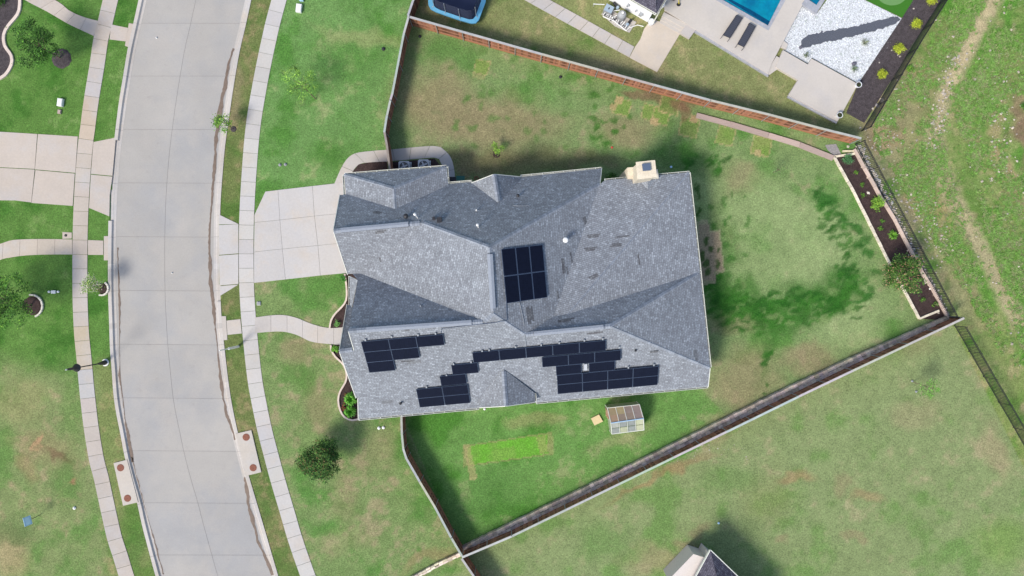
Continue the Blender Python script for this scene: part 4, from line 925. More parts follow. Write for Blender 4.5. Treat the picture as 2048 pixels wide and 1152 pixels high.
# garage door, front door, windows
def panel(a, b, t0, t1, z0, z1, name, m, out, th=.06, frame=True):
    a, b = Vector((*a, 0)), Vector((*b, 0)); u = (b-a).normalized(); L = (b-a).length; o = Vector((-u.y, u.x, 0));
    if o.dot(Vector(out)) < 0: o = -o
    c = a+u*(t0+t1)/2*L+o*.03; c.z = (z0+z1)/2; g = MB(); w = (t1-t0)*L
    g.box(c, (w, th, z1-z0), (u, o, Vector((0, 0, 1)))); ob = g.build(name, M[m], house)
    if frame:
        f = MB(); e = .08
        for dz in (-1, 1): f.box(c+Vector((0, 0, dz*(z1-z0)/2))+o*.02, (w+e*2, th+.04, e), (u, o, Vector((0, 0, 1))))
        for dx in (-1, 1): f.box(c+u*dx*w/2+o*.02, (e, th+.04, z1-z0-e), (u, o, Vector((0, 0, 1))))
        fo = f.build('frame', M['trim'], None); fo.parent = ob; fo.location = -Vector(house_o)
    return ob
M['glass'] = mat('window_glass', (.05, .07, .09), .08, .6); M['doorw'] = mat('garage_door', (.30, .24, .19), .6, .3, noise=[(3, .1)])
panel(wW[4], wW[5], .08, .5, 0, 2.3, 'garage_door', 'doorw', (-1,0,0)); panel(wW[4], wW[5], .56, .94, 0, 2.3, 'garage_door', 'doorw', (-1,0,0))
panel(wW[0], wW[1], .15, .6, .8, 2.2, 'window', 'glass', (-1,0,0)); panel(wN[3], wN[2], .15, .3, .9, 2.2, 'window', 'glass', (0,1,0)); panel(wN[4], wN[5], .7, .92, .5, 2.6, 'window', 'glass', (0,1,0))
for t in (.12, .36, .60, .82): panel(wE[0], wE[1], t, t+.14, .5, 2.6, 'window', 'glass', (1,0,0))
for t in (.1, .35, .6): panel(wS[0], wS[1], t, t+.14, .8, 2.2, 'window', 'glass', (0,-1,0))
panel(wS[5], wS[4], .3, .45, .8, 2.2, 'window', 'glass', (0,-1,0)); panel(wW[2], wW[3], .1, .3, 0, 2.1, 'front_door', 'doorw', (-1,0,0))
# chimney: stack, shoulder, crown and flue cover
ch = empty('tmp', (0,0,0), None, None); bpy.data.objects.remove(ch)
def zprism(g, px, z0, z1, zt, col=(1, 1, 1)):
    """px: outline pixels seen at height zt"""
    g.prism([W(x, y, zt) for x, y in px], z0, z1, col)
g = MB(); cpx = [(1275,326),(1308,322),(1312,352),(1278,357)]; zprism(g, cpx, 0, 6.45, 6.5, (1.05, 1.0, .9)); zprism(g, [(1255,335),(1282,332),(1285,357),(1256,357)], 0, 4.3, 4.35, (1.1, 1.02, .88)); g.prism([W(1300,340,4.3), W(1316,338,4.3), W(1318,356,4.3), W(1300,358,4.3)], 0, 4.2, (1, 1, .95))
chim = g.build('chimney', M['stone'], house)
g = MB(); zprism(g, [(1272,324),(1310,320),(1314,354),(1275,359)], 6.46, 6.60, 6.6, (1.2, 1.12, .98)); co = g.build('crown_slab', M['stone'], None); co.parent = chim; co.location = -Vector(house_o)
g = MB(); zprism(g, [(1284,328),(1300,326.5),(1302,340.5),(1286,342)], 6.7, 6.78, 6.78); fx = MB(); zprism(fx, [(1286,330),(1298.5,328.5),(1300,339),(1287.5,340)], 6.6, 6.7, 6.7)
co = g.build('flue_cover', mat('slate_blue_metal', (.12, .16, .23), .35, .5, metal=.3), None); co.parent = chim; co.location = -Vector(house_o)
co = fx.build('flue_pipe', M['galv'], None); co.parent = chim; co.location = -Vector(house_o)
# small cricket behind the chimney
ck = on('C', 1296, 378); roof_mesh('cricket_roof', [[on('C', 1276, 360), ck, W(1295, 360, on('C', 1295, 360).z+.35)], [on('C', 1314, 358), ck, W(1295, 360, on('C', 1295, 360).z+.35)]], M['shingle'], house, .02)
# solar arrays
def plane_axes(pl):
    a, b, c = PL[pl]; n_ = Vector((-b, -c, 1)).normalized(); ev = (Vector((0, 0, 1))-n_*n_.z).normalized(); eu = ev.cross(n_).normalized(); return eu, ev, n_
def solar(pl, px, py, cols, rows, lw, lh, lev_dir=1):
    """top-left corner pixel; lw along the level axis, lh down the slope"""
    eu, ev, n_ = plane_axes(pl); tl = on(pl, px, py)
    for r in range(rows):
        for c in range(cols):
            ce = tl+eu*(lw*(c+.5))-ev*(lh*(r+.5))+n_*.13
            s = MB(); s.box(ce, (lw-.02, lh-.02, .035), (eu, ev, n_), (1, 1, 1), 1)
            hw, hh = lw/2-.028, lh/2-.028; t = ce+n_*.0205
            s.face([t-eu*hw-ev*hh, t+eu*hw-ev*hh, t+eu*hw+ev*hh, t-eu*hw+ev*hh], (1, 1, 1), 0)
            s.build('solar_panel', [M['solar'], M['sframe']], house)
S_W, S_H = 2.0, 1.02
solar('S', 722, 681, 3, 1, S_W, S_H); solar('S', 728, 702, 2, 1, S_W, S_H); solar('S', 733.5, 722.5, 1, 1, S_W, S_H)
solar('S', 902, 727.5, 1, 1, S_W, S_H); solar('S', 879, 750, 1, 1, S_W, S_H); solar('S', 832, 776, 2, 2, S_W, .98)
solar('S', 944, 702.5, 5, 1, S_W, S_H); solar('S', 1083, 712, 3, 1, S_W, S_H); solar('S', 1111, 730, 1, 1, S_W*.98, S_H*.92); solar('S', 1177, 724, 1, 1, S_W, S_H*.92); solar('S', 1113, 748.5, 4, 2, S_W*.985, .98)
eu, ev, n_ = plane_axes('E'); tl = on('E', 1000.5, 498)
eu = Vector((.14, -1, 0)); eu = (eu-n_*eu.dot(n_)).normalized(); ev = eu.cross(n_).normalized()
if ev.x > 0: ev = -ev
for r in range(2):
    for c in range(3):
        ce = tl+eu*(1.98*(r+.5))-ev*(1.15*(c+.5))+n_*.13; s = MB(); s.box(ce, (1.96, 1.13, .035), (eu, ev, n_), (1, 1, 1), 1); t = ce+n_*.0205
        f = [t-eu*.95-ev*.535, t+eu*.95-ev*.535, t+eu*.95+ev*.535, t-eu*.95+ev*.535]; s.face(f, (1, 1, 1), 0)
        if (f[1]-f[0]).cross(f[2]-f[1]).z < 0: s.f[-1] = s.f[-1][::-1]
        s.build('solar_panel', [M['solar'], M['sframe']], house)
# replacement shingles: darker strips seen on several slopes
M['patch'] = shingle_mat('darker_shingles', [(.10, .10, .11), (.13, .135, .145), (.15, .155, .165), (.19, .20, .21)])
rp = random.Random(9)
def strip_patch(pl, x0, y0, x1, y1, hw):
    a, b_ = on(pl, x0, y0), on(pl, x1, y1); pa, pb, pc = PL[pl]; nn = Vector((-pb, -pc, 1)).normalized(); d = (b_-a).normalized(); s_ = nn.cross(d)
    pm = MB()
    for k in range(max(1, int(hw/.07))):
        o_ = s_*(.145*k)+nn*(.006+.001*k); t0, t1 = rp.uniform(0, .2), rp.uniform(.75, 1)
        pm.face([a.lerp(b_, t0)+o_-s_*.07, a.lerp(b_, t1)+o_-s_*.07, a.lerp(b_, t1)+o_+s_*.07, a.lerp(b_, t0)+o_+s_*.07])
    pm.build('shingle_patch', M['patch'], house)
for q in [('C',1174,475,1202,472,.14),('C',1230,475,1263,471,.07),('C',1165,502,1198,498,.21),('C',1220,493,1247,490,.2),('C',1178,560,1202,548,.21),('E',1123,513,1127,548,.14),('E',1140,503,1145,528,.1),('E',1133,533,1137,552,.1),('E',1166,432,1171,450,.14),
          ('E',1114,580,1118,602,.1),('E',1052,612,1058,650,.28),('R',1276,507,1280,533,.1),('R',1356,631,1361,658,.1),('D',1112,645,1150,639,.21),('N',745,425,765,428,.14),('N',791,437,806,435,.07),('S',880,752,885,765,.14),('S',797,724,838,720,.1),
          ('GS',748,467,774,464,.14),('W',757,507,762,526,.1),('S',1297,705,1322,702,.1),('S',1172,668,1206,664,.1),('S',806,661,822,660,.14)]: strip_patch(*q)
# roof fittings
def vent(pl, px, py, kind, r=.08, h=.3, m='black'):
    p = on(pl, px, py); g = MB()
    if kind == 'pipe': g.tube([p-Vector((0, 0, .1)), p+Vector((0, 0, h))], r, 10); g.lathe(p+Vector((0, 0, -.05)), [(r*1.8, 0), (r*1.1, .12)], 10)
    elif kind == 'cap': g.tube([p-Vector((0, 0, .1)), p+Vector((0, 0, h))], r*.7, 12); g.lathe(p+Vector((0, 0, h)), [(r*1.1, 0), (r*1.25, .04), (r*.9, .1), (0.01, .13)], 14)
    else: g.box(p+Vector((0, 0, h/2)), (r*2, r*2, h), .09)
    return g.build('roof_vent', M[m], house)
vent('N', 813, 433, 'cap', .15, .3); vent('N', 868, 437, 'box', .11, .24); vent('N', 879, 440, 'box', .18, .3); vent('N', 1036, 392, 'cap', .1, .25)
vent('N', 953, 421, 'pipe', .05, .35, 'white'); vent('E', 1130, 481, 'cap', .17, .55, 'white'); vent('SN', 842, 612, 'pipe', .045, .3, 'galv'); vent('S', 1271, 701, 'box', .07, .12); vent('S', 802, 806, 'cap', .09, .22); vent('S', 1235, 719, 'box', .07, .12, 'grey')
for px, py, dx, dy in [(836, 436, -9, -9), (957, 455, -4, -7)]:
    p = on('N', px, py); q = on('N', px, py)+Vector((0, 0, .9 if px < 900 else .5)); g = MB(); q += Vector((dx*.012, -dy*.02, 0)); g.tube([p, q], .05, 10); g.lathe(q, [(.10, -.05), (.11, .05), (.03, .12)], 12); g.build('flue_pipe', M['white'], house)
eu, ev, n_ = plane_axes('S')
sv = on('S', 1171, 733); g = MB(); g.box(sv+n_*.06, (.24, .62, .08), (eu, ev, n_)); g.build('roof_vent', M['acmetal'], house)
def conduit(pts, m='galv', r=.022, nm='conduit'):
    g = MB(); g.tube([on(pl, x, y)+Vector((0, 0, .05)) for pl, x, y in pts], r, 6); return g.build(nm, M[m], house)
conduit([('N',1026,411),('N',1040,412),('N',1058,411),('E',1066,489)], 'galv', .016); conduit([('E',1039,605),('E',1047,640),('D',1049,666),('S',1050,672),('S',1052,692)], 'galv', .018); conduit([('E',1013,608),('E',1014,641),('E',1005,642),('S',990,645),('S',960,648),('S',884,657),('S',881,671)], 'sframe')
br = MB()
for x, y in [(731,678),(783,672),(836,668),(871,665),(853,772),(893,749),(942,722),(907,726),(964,700),(978,698),(1031,692),(1082,688),(1118,684),(1168,679),(1205,676),(1238,693),(1256,733),(1307,728)]:
    br.box(on('S', x, y)+n_*.09, (.10, .16, .12), (eu, ev, n_))
br.build('mounting_bracket', M['galv'], house)
# air conditioners, bins
def ac(px, py, label):
    zt = .85; c = W(px, py, zt); root = empty('air_conditioner', (c.x, c.y, 0), label, 'air conditioner', 'air conditioners beside the north wall')
    g = MB(); w = .46; k = .1
    oct_ = [(c.x+a*w-(a*k if i else 0), c.y+b*w-(0 if i else b*k)) for a, b, i in ((1,1,0),(1,1,1),(-1,1,1),(-1,1,0),(-1,-1,0),(-1,-1,1),(1,-1,1),(1,-1,0))]
    g.prism(oct_, .08, .82); g.prism([(c.x-.5, c.y-.5), (c.x+.5, c.y-.5), (c.x+.5, c.y+.5), (c.x-.5, c.y+.5)], 0, .08, (1.3, 1.3, 1.25)); g.build('casing', M['acmetal'], root)
    g = MB(); g.lathe((c.x, c.y, 0), [(.37, .822), (.37, .845), (.05, .83)], 24); g.build('fan_opening', M['black'], root)
    g = MB()
    for i in range(4): a = i*math.pi/2+.4; g.box((c.x+math.cos(a)*.17, c.y+math.sin(a)*.17, .86), (.3, .12, .012), a)
    g.lathe((c.x, c.y, 0), [(.08, .85), (.07, .9)], 12); g.build('fan_blade', M['acmetal'], root)
    g = MB()
    for rr_ in (.16, .26, .36):
        g.tube([(c.x+rr_*math.cos(2*math.pi*i/20), c.y+rr_*math.sin(2*math.pi*i/20), .885) for i in range(21)], .006, 4, cap=False)
    g.build('fan_guard', M['acmetal'], root)
ac(808, 333, 'grey air conditioner nearest the wooden gate, left of its twin'); ac(847, 330, 'grey air conditioner right of its twin beside the north wall')
def bin_(px, py, m, label, lid=None):
    c = W(px, py, 1.0); root = empty('wheelie_bin', (c.x, c.y, 0), label, 'bin')
    g = MB(); 
    for z0, z1, s0, s1 in ((.05, 1.0, .24, .31),):
        b = [(c.x+a*s0, c.y+d*s0, z0) for a, d in ((-1,-1),(1,-1),(1,1),(-1,1))]; t = [(c.x+a*s1, c.y+d*s1, z1) for a, d in ((-1,-1),(1,-1),(1,1),(-1,1))]
        for i in range(4): j = (i+1) % 4; g.face([b[i], b[j], t[j], t[i]])
    g.build('body', M[m], root); g = MB(); g.box((c.x, c.y, 1.03), (.68, .66, .06)); g.box((c.x, c.y-.05, 1.07), (.5, .4, .03)); g.build('lid', M[m], root)
    g = MB(); g.tube([(c.x-.25, c.y-.28, .1), (c.x+.25, c.y-.28, .1)], .1, 12); g.build('wheel', M['black'], root)
    if lid: g = MB(); g.box((c.x, c.y-.2, 1.095), (.22, .16, .01)); g.build('sticker', M['bluepale'], root)
bin_(904, 362, 'black', 'black wheelie bin in the notch of the north wall'); bin_(921, 360, 'greenbin', 'dark green wheelie bin beside the black one', 1)
def coil(px, py, label):
    c = W(px, py); g = MB(); g.tube([(c.x+.16*math.cos(2*math.pi*i/16), c.y+.16*math.sin(2*math.pi*i/16), .08) for i in range(17)], .035, 8, cap=False); return tag(g.build('hose_coil', M['rust'], origin=c), label, 'hose')
coil(937, 366, 'small brown coiled hose right of the green bin'); coil(953, 357, 'small brown coiled hose left of the north gable')

# ---------------------------------------------------------------- greenhouse and board
gh = empty('greenhouse', W(1248, 838), 'small cedar and plastic greenhouse on the south side lawn', 'greenhouse')
zr, ze = 2.1, 1.45; N1, N2 = W(1215,816,ze), W(1279,809,ze); R1, R2 = W(1222,846,zr), W(1287,837,zr); S1, S2 = W(1224,868,ze), W(1288,860,ze)
def gp(mb_, a, b, c, d, t0, t1, s0, s1, mi=0, col=(1, 1, 1)):
    f = lambda t, s: (a.lerp(b, t)).lerp(d.lerp(c, t), s); mb_.face([f(t0, s0), f(t1, s0), f(t1, s1), f(t0, s1)][::-1], col, mi)
g = MB()
for i in range(4):
    gp(g, N1, N2, R2, R1, i/4+.01, (i+1)/4-.01, .02, .5, 0, [(1.1, 1.05, .75), (1.2, 1.2, .8), (.95, .9, .95), (1, .95, 1.05)][i]); gp(g, N1, N2, R2, R1, i/4+.01, (i+1)/4-.01, .5, .98, 0, [(1.2, 1.0, .8), (.9, .85, .8), (.9, .85, .82), (.95, .9, 1)][i])
g.build('north_roof_panel', M['poly'], gh)
g = MB()
for i in range(4):
    for k in range(2): c = random.choice([(1, 1, 1), (1.1, 1.1, .85), (.7, .72, .78)]) if i < 3 else (1.25, 1.25, .95); gp(g, R1, R2, S2, S1, i/4+.02, (i+1)/4-.02, k*.5+.02, k*.5+.48, 0, c)
g.build('south_roof_panel', M['poly2'], gh)
g = MB()
for a, b in [(N1, N2), (S1, S2), (N1, R1), (N2, R2), (R1, S1), (R2, S2)]: g.tube([a, b], .03, 6)
for i in (1, 2, 3): g.tube([N1.lerp(N2, i/4), R1.lerp(R2, i/4)], .025, 6); g.tube([R1.lerp(R2, i/4), S1.lerp(S2, i/4)], .022, 6)
for p in (N1, N2, S1, S2): g.tube([p, (p.x, p.y, 0)], .035, 6)
g.build('frame', M['trim'], gh); g = MB(); g.tube([R1, R2], .045, 8); g.build('ridge_rail', M['alu'], gh)
for a, b, c_ in [(N1, S1, R1), (N2, S2, R2)]: g = MB(); g.face([(a.x, a.y, 0), (b.x, b.y, 0), b, a]); g.face([a, c_, b]); g.build('end_wall', M['poly2'], gh)
for a, b in [(N1, N2), (S1, S2)]: g = MB(); g.face([(a.x, a.y, .0), (b.x, b.y, .0), b-Vector((0, 0, .03)), a-Vector((0, 0, .03))]); g.build('side_wall', M['poly2'], gh)
g = MB(); u_ = (S1-N1); 
for t in (.12, .4): g.box(Vector((N1.x-.03, N1.y, .0)).lerp(Vector((S1.x-.03, S1.y, 0)), t)+Vector((0, 0, .7)), (.05, .08, 1.4))
for z in (.15, .75, 1.4): q = Vector((N1.x-.03, N1.y, z)).lerp(Vector((S1.x-.03, S1.y, z)), .26); g.box(q, (.05, .7, .08))
g.build('door', M['cedar'], gh)
g = MB(); g.prism([W(1182,837,.12), W(1198,829,.12), W(1206,843,.12), W(1189,851,.12)], .03, .12); tag(g.build('plywood_board', M['tan'], origin=W(1194,840)), 'tan square board lying on the grass left of the greenhouse', 'board')

# ---------------------------------------------------------------- street furniture and small things
def lamp():
    b = W(211, 725); root = empty('street_lamp', b, 'tall black street lamp standing in a white base ring on the grass strip', 'street lamp')
    g = MB(); g.lathe(b, [(.30, 0), (.30, .06), (.27, .08)], 24); g.build('base_ring', M['white'], root)
    g = MB(); g.lathe(b, [(.2, .08), (.2, .3), (.15, .4), (.11, .8), (.075, 1.0), (.05, 1.1), (.042, 3.6), (.06, 3.65)], 14); g.build('pole', M['black'], root, smooth=True)
    g = MB(); g.lathe(b, [(.05, 3.6), (.3, 3.72), (.32, 3.78), (.2, 3.95), (.11, 4.2), (.09, 4.7), (.05, 4.95)], 18); g.build('lantern', M['black'], root, smooth=True)
    g = MB(); g.lathe(b, [(.035, 4.94), (.06, 5.0), (.05, 5.08), (.01, 5.14)], 10); g.build('finial', M['white'], root)
lamp()
b = W(477, 693); root = empty('sign_post', b, 'leaning-looking white round post on the grass strip below the front path stub', 'post')
g = MB(); g.lathe(b, [(.10, 0), (.10, 1.95), (.085, 2.0)], 14); g.build('sleeve', M['white'], root, smooth=True); g = MB(); g.lathe(b, [(.045, 2.0), (.04, 3.7)], 10); g.build('pole', M['white'], root, smooth=True)
b = W(80, 1030); root = empty('lawn_sign', b, 'pale blue sign panel on a thin black post, lower left lawn', 'sign')
g = MB(); g.tube([b, b+Vector((-.06, -.03, 1.05))], .025, 8); g.build('post', M['black'], root)
t = b+Vector((-.08, -.04, 1.35)); g = MB(); d_ = Vector((.25, -.97, 0)).normalized(); n2_ = Vector((.90, .24, .38)).normalized(); w_ = n2_.cross(d_).normalized(); g.box(t, (.72, .6, .03), (d_, w_, n2_)); g.build('panel', M['bluepale'], root)
g = MB(); g.box(t+n2_*.018, (.56, .36, .006), (d_, w_, n2_), (1.35, 1.25, 1.12)); g.build('plate', M['bluepale'], root)
def box_thing(name, px, py, sx, sy, h, m, label, cat, rot=0.0, lid=None):
    c = W(px, py); root = empty(name, c, label, cat); g = MB(); g.box((c.x, c.y, h/2), (sx, sy, h), rot); g.build('body', M[m], root)
    g = MB(); g.box((c.x, c.y, h+.015), (sx*.86, sy*.86, .03), rot); g.build('lid', M[lid or m], root); return root
box_thing('utility_box', 123, 206, .42, .64, .25, 'white', 'white utility box lid on the upper left lawn', 'utility box', -.12)
box_thing('utility_box', 120, 224, .26, .34, .12, 'timber', 'small brown valve box just below the white utility box', 'utility box', -.12)
box_thing('utility_box', 599, 18, .45, .68, .25, 'white', 'white utility box lid at the top of the front lawn', 'utility box', -.12)
box_thing('utility_box', 604, 0, .3, .3, .3, 'bluepale', 'small blue utility marker cut by the top edge above the white box', 'utility box')
box_thing('water_meter_box', 518, 607, .3, .3, .08, 'white', 'small square white meter cover on the lawn between driveway and front path', 'meter cover', 0, 'grey')
c = W(108, 584); root = empty('sprinkler_box', c, 'small pale box with two round ends on the lawn right of the ring-planted tree', 'utility box'); g = MB(); g.box((c.x, c.y, .06), (.36, .26, .12)); g.build('body', M['pot'], root)
for s in (-1, 1): g = MB(); g.lathe((c.x+s*.38, c.y+.02, 0), [(.09, 0), (.09, .1), (.05, .12)], 12); g.build('cap', M['pot'], root)
def headthing(px, py, m, label, r=.1, nm='lawn_sprinkler', cat='sprinkler'):
    c = W(px, py); g = MB(); g.lathe(c, [(r*1.3, 0), (r*1.25, .05), (r*.8, .06), (r*.7, .12), (r*.3, .13)], 14); return tag(g.build(nm, M[m], origin=c), label, cat)
headthing(560, 330, 'grey', 'grey sprinkler head on the front lawn, left one of a pair north of the driveway'); headthing(571, 329, 'grey', 'grey sprinkler head on the front lawn, right one of a pair north of the driveway')
headthing(767, 98, 'black', 'dark drain cap on the front lawn near the northern fence', .12, 'drain_cap', 'drain'); headthing(1121, 154, 'black', 'dark drain cap below the long north fence', .1, 'drain_cap', 'drain'); headthing(840, 73, 'black', 'dark drain cap in the shaded fence corner of the backyard', .1, 'drain_cap', 'drain')
headthing(1224, 295, 'red', 'small red ball on the backyard grass', .07, 'toy_ball', 'ball'); headthing(758, 856, 'pot', 'pale sprinkler head left of the side fence, left one of two'); headthing(767, 855, 'pot', 'pale sprinkler head beside the side fence, right one of two')
headthing(969, 818, 'white', 'white splash cap on the grass below the south gutter', .08, 'drain_cap', 'drain'); headthing(1437, 1046, 'bluepale', 'pale blue marker cap on the southern lawn', .07, 'marker_cap', 'marker'); headthing(1342, 326+8, 'bluepale', 'tiny blue marker in the dark grass right of the chimney', .08, 'marker_cap', 'marker')
headthing(1824, 762, 'galv', 'dark tie stake beside the thin sapling, upper one', .07, 'tree_stake', 'stake'); headthing(1832, 783, 'galv', 'dark tie stake beside the thin sapling, lower one', .07, 'tree_stake', 'stake')
headthing(132, 471, 'black', 'dark round cover on the small slab by the west path', .09, 'valve_cover', 'cover'); headthing(149, 1016, 'white', 'white scrap lying on the lower left lawn', .1, 'litter', 'litter')
headthing(310+2, 75, 'white', 'tiny white scrap on the road near the top', .05, 'litter', 'litter').location.z = -.12; headthing(343, 546, 'white', 'tiny white scrap on the road beside the driveway', .04, 'litter', 'litter').location.z = -.12
c = W(1736, 386); g = MB(); rock_mesh(g, (c.x, c.y, .06), .16, random.Random(4), (.6, .55, .48)); tag(g.build('stone', M['rockm'], origin=c), 'lone pale stone in the planting bed above the lime bush', 'stone')
# storm drains with iron covers
def inlet(pts, holes, label):
    P = [W(x, y) for x, y in pts]; ce = sum(P, Vector())/4; ce.z = 0; root = empty('storm_inlet', ce, label, 'storm drain')
    g = MB(); g.prism(P, -.12, .07, (1.1, 1.06, 1.0)); g.build('slab', M['concrete'], root)
    for x, y in holes: c = W(x, y); g = MB(); g.lathe((c.x, c.y, 0), [(.30, .071), (.30, .078), (.26, .078), (.26, .088), (.24, .09)], 26); g.build('iron_cover', M['rust'], root)
inlet([(228,926),(255,919),(277,1004),(247,1011)], [(242,935),(256,996)], 'pale concrete storm drain slab with two rusty covers on the west side of the road')
inlet([(472,867),(503,860),(523,944),(494,951)], [(493,874),(507,935)], 'pale concrete storm drain slab with two rusty covers on the east side of the road')

# ---------------------------------------------------------------- neighbours: pool garden (top right)
def slab(name, pts, z, m, z0=-.05, tint=(1, 1, 1), kind='structure', zp=None):
    g = MB(); g.prism([W(x, y, zp if zp is not None else z) for x, y in pts], z0, z, tint); return tag(g.build(name, M[m]), kind=kind)
DZ = .32
# deck pieces leave the pool open
slab('pool_deck', [(1318,-70),(1400,-70),(1434,-6),(1536,60),(1572,-4),(1592,-70),(1640,-70),(1603,14),(1543,128),(1536,148),(1391,59),(1330,20)], DZ, 'deck', .03)
slab('pool_coping', [(1400,-70),(1415,-70),(1444,-1),(1536,51),(1562,-1),(1575,-70),(1588,-70),(1570,2),(1537,61),(1432,0)], DZ+.03, 'coping', .03)
g = MB(); g.face([(*W(x, y, .2).xy, .22) for x, y in [(1405,-70),(1440,-2),(1536,53),(1566,0),(1582,-70)]][::-1]); tag(g.build('pool_water', M['water']), kind='structure')
M['edge_band'] = mat('pool_edge_band', (.0, .055, .13), .12, .5, noise=[(4, .3)], bump=(3, .15, .05))
bed('pool_edge_band', [(1432,-8),(1444,-3),(1536,53),(1540,46),(1500,22),(1462,2),(1450,-8)], M['edge_band'], .225)  # deep blue band laid just above the water along one pool edge
slab('spa_coping', [(1603,8),(1633,27),(1655,-8),(1648,-12),(1633,10),(1612,-4)], DZ+.03, 'coping', .03); g = MB(); g.face([(*W(x, y, .2).xy, .3) for x, y in [(1611,-4),(1633,11),(1650,-14),(1640,-40)]][::-1]); tag(g.build('spa_water', M['water']), kind='structure')
slab('deck_edge', [(1391,59),(1536,148),(1537,153),(1389,63)], .24, 'coping', .0)
slab('pool_landing', [(1543,128),(1553,112),(1577,125),(1551,141),(1540,149),(1536,148)], .22, 'deck', 0)
slab('pool_step', [(1566,80),(1576,88),(1572,99),(1562,94)], .2, 'deck', 0)
slab('pool_platform', [(1551,134),(1566,100),(1616,129),(1623,117),(1716,168),(1675,243),(1577,190),(1596,160)], .3, 'deck', 0)
slab('platform_edge', [(1577,191),(1675,243),(1673,247),(1575,194)], .2, 'coping', 0)
slab('garden_step', [(1322,38),(1374,66),(1370,73),(1318,45)], .09, 'deck', 0); slab('garden_step', [(1325,31),(1375,57),(1373,66),(1321,39)], .16, 'deck', 0); slab('garden_step', [(1328,24),(1378,50),(1375,59),(1324,32)], .24, 'deck', 0)
slab('stair_landing', [(1374,47),(1392,59),(1379,77),(1360,66)], .28, 'deck', 0, (.93, .93, .96))
slab('garden_patio', [(1303,38),(1322,44),(1361,66),(1314,144),(1259,115),(1270,94),(1281,78),(1288,58)], .05, 'deck', 0, (1.06, 1.0, .92))
path2('garden_path', [(990,-55),(1099,0),(1269,94)], [(965,-50),(1049,0),(1259,115)], M['concrete'], .04, 12, (1.02, 1.0, 1.0))
bed('white_gravel', [(1603,14),(1633,28),(1662,-12),(1700,-50),(1728,0),(1803,37),(1716,167),(1623,116),(1616,128),(1567,100),(1557,90),(1575,65)], M['gravel_w'], .05)
bed('slate_stream', [(1601,84),(1606,76),(1618,70),(1668,60),(1718,51),(1760,41),(1788,33),(1800,38),(1793,47),(1770,56),(1748,62),(1686,78),(1640,87),(1623,92),(1608,98),(1600,93)], M['slate'], .062, .04)
rocks('gravel_chips', 1500, lambda r: (lambda t: (1603+t*190+r.gauss(0, 3), 86-t*47+r.gauss(0, 8)))(r.random()), .02, .06, 'white and dark chips mixed along the slate stream', 12, [(.7,.72,.75),(.6,.62,.66),(.10,.11,.14),(.14,.15,.18)])
rocks('gravel_chips', 2600, lambda r: (lambda a, b: (1567+a*150+b*70, 100+a*62-b*80))(r.random(), r.random()), .02, .05, 'white stone chips and darker ones over the white gravel', 13, [(.8,.82,.84),(.75,.77,.8),(.35,.38,.38)])
bed('artificial_turf', [(1700,-50),(1728,0),(1803,36),(1823,5),(1850,-50)], M['turf'], .07)
g = MB(); g.face([(*(W(1783,-16)+Vector((math.cos(2*math.pi*k/30)*1.35, math.sin(2*math.pi*k/30)*1.15, 0))).xy, .08) for k in range(30)]); tag(g.build('putting_green', M['turf_l']), kind='structure')
bed('dark_mulch_ground', [(1803,37),(1823,5),(1850,-50),(1905,-50),(1880,5),(1823,92),(1786,155),(1728,246),(1692,226),(1716,168)], M['dark_mulch'], .03)
def rk1(px, py, s, label, col=(.12, .12, .15)):
    c = W(px, py); g = MB(); rock_mesh(g, (c.x, c.y, .05), s, random.Random(px), col); tag(g.build('boulder', M['rockm'], origin=c), label, 'rock')
rk1(1601, 95, .17, 'dark boulder at the lower end of the slate stream'); rk1(1708, 128, .22, 'grey boulder in the white gravel above the upper pot'); rk1(1643, 64, .1, 'small dark boulder on the upper bank of the slate stream'); rk1(1763, 201, .22, 'tan boulder by the metal fence in the dark mulch', (.45, .38, .28)); rk1(1754, 211, .2, 'grey boulder at the lower end of the dark mulch bed', (.3, .28, .27))
def pot(px, py, r, h, z, label, plant=True, white=False):
    c = W(px, py, z+h); c.z = z; root = empty('plant_pot', c, label, 'plant pot')
    g = MB(); g.lathe(c, [(r*.7, 0), (r, h*.9), (r*1.02, h), (r*.86, h), (r*.84, h-.05)], 20); g.build('pot', M['pot'], root, smooth=False)
    if plant:
        g = MB(); g.lathe(c, [(r*.8, h-.05), (r*.78, h-.03)], 16); g.build('soil', M['mulch'], root); g = MB(); leaf_quads(g, c+Vector((0, 0, h+.04)), 34, r*.7, .1, DKG, random.Random(px)); g.build('plant', M['leaf'], root)
    else: g = MB(); g.lathe(c, [(r*.86, h-.04), (r*.8, h-.01)], 18); g.build('lid', M['bluegrey' if not white else 'pot'], root)
pot(1718, 169, .25, .4, .3, 'white round pot with a plant on the upper corner of the lower platform'); pot(1680, 230, .25, .4, .3, 'white round pot with a plant on the bottom corner of the lower platform')
pot(1303, 43, .26, .55, .05, 'large white empty pot at the neighbour house corner', False, True); pot(1324, 9, .24, .5, .32, 'white empty pot on the deck close to the neighbour roof', False, True)
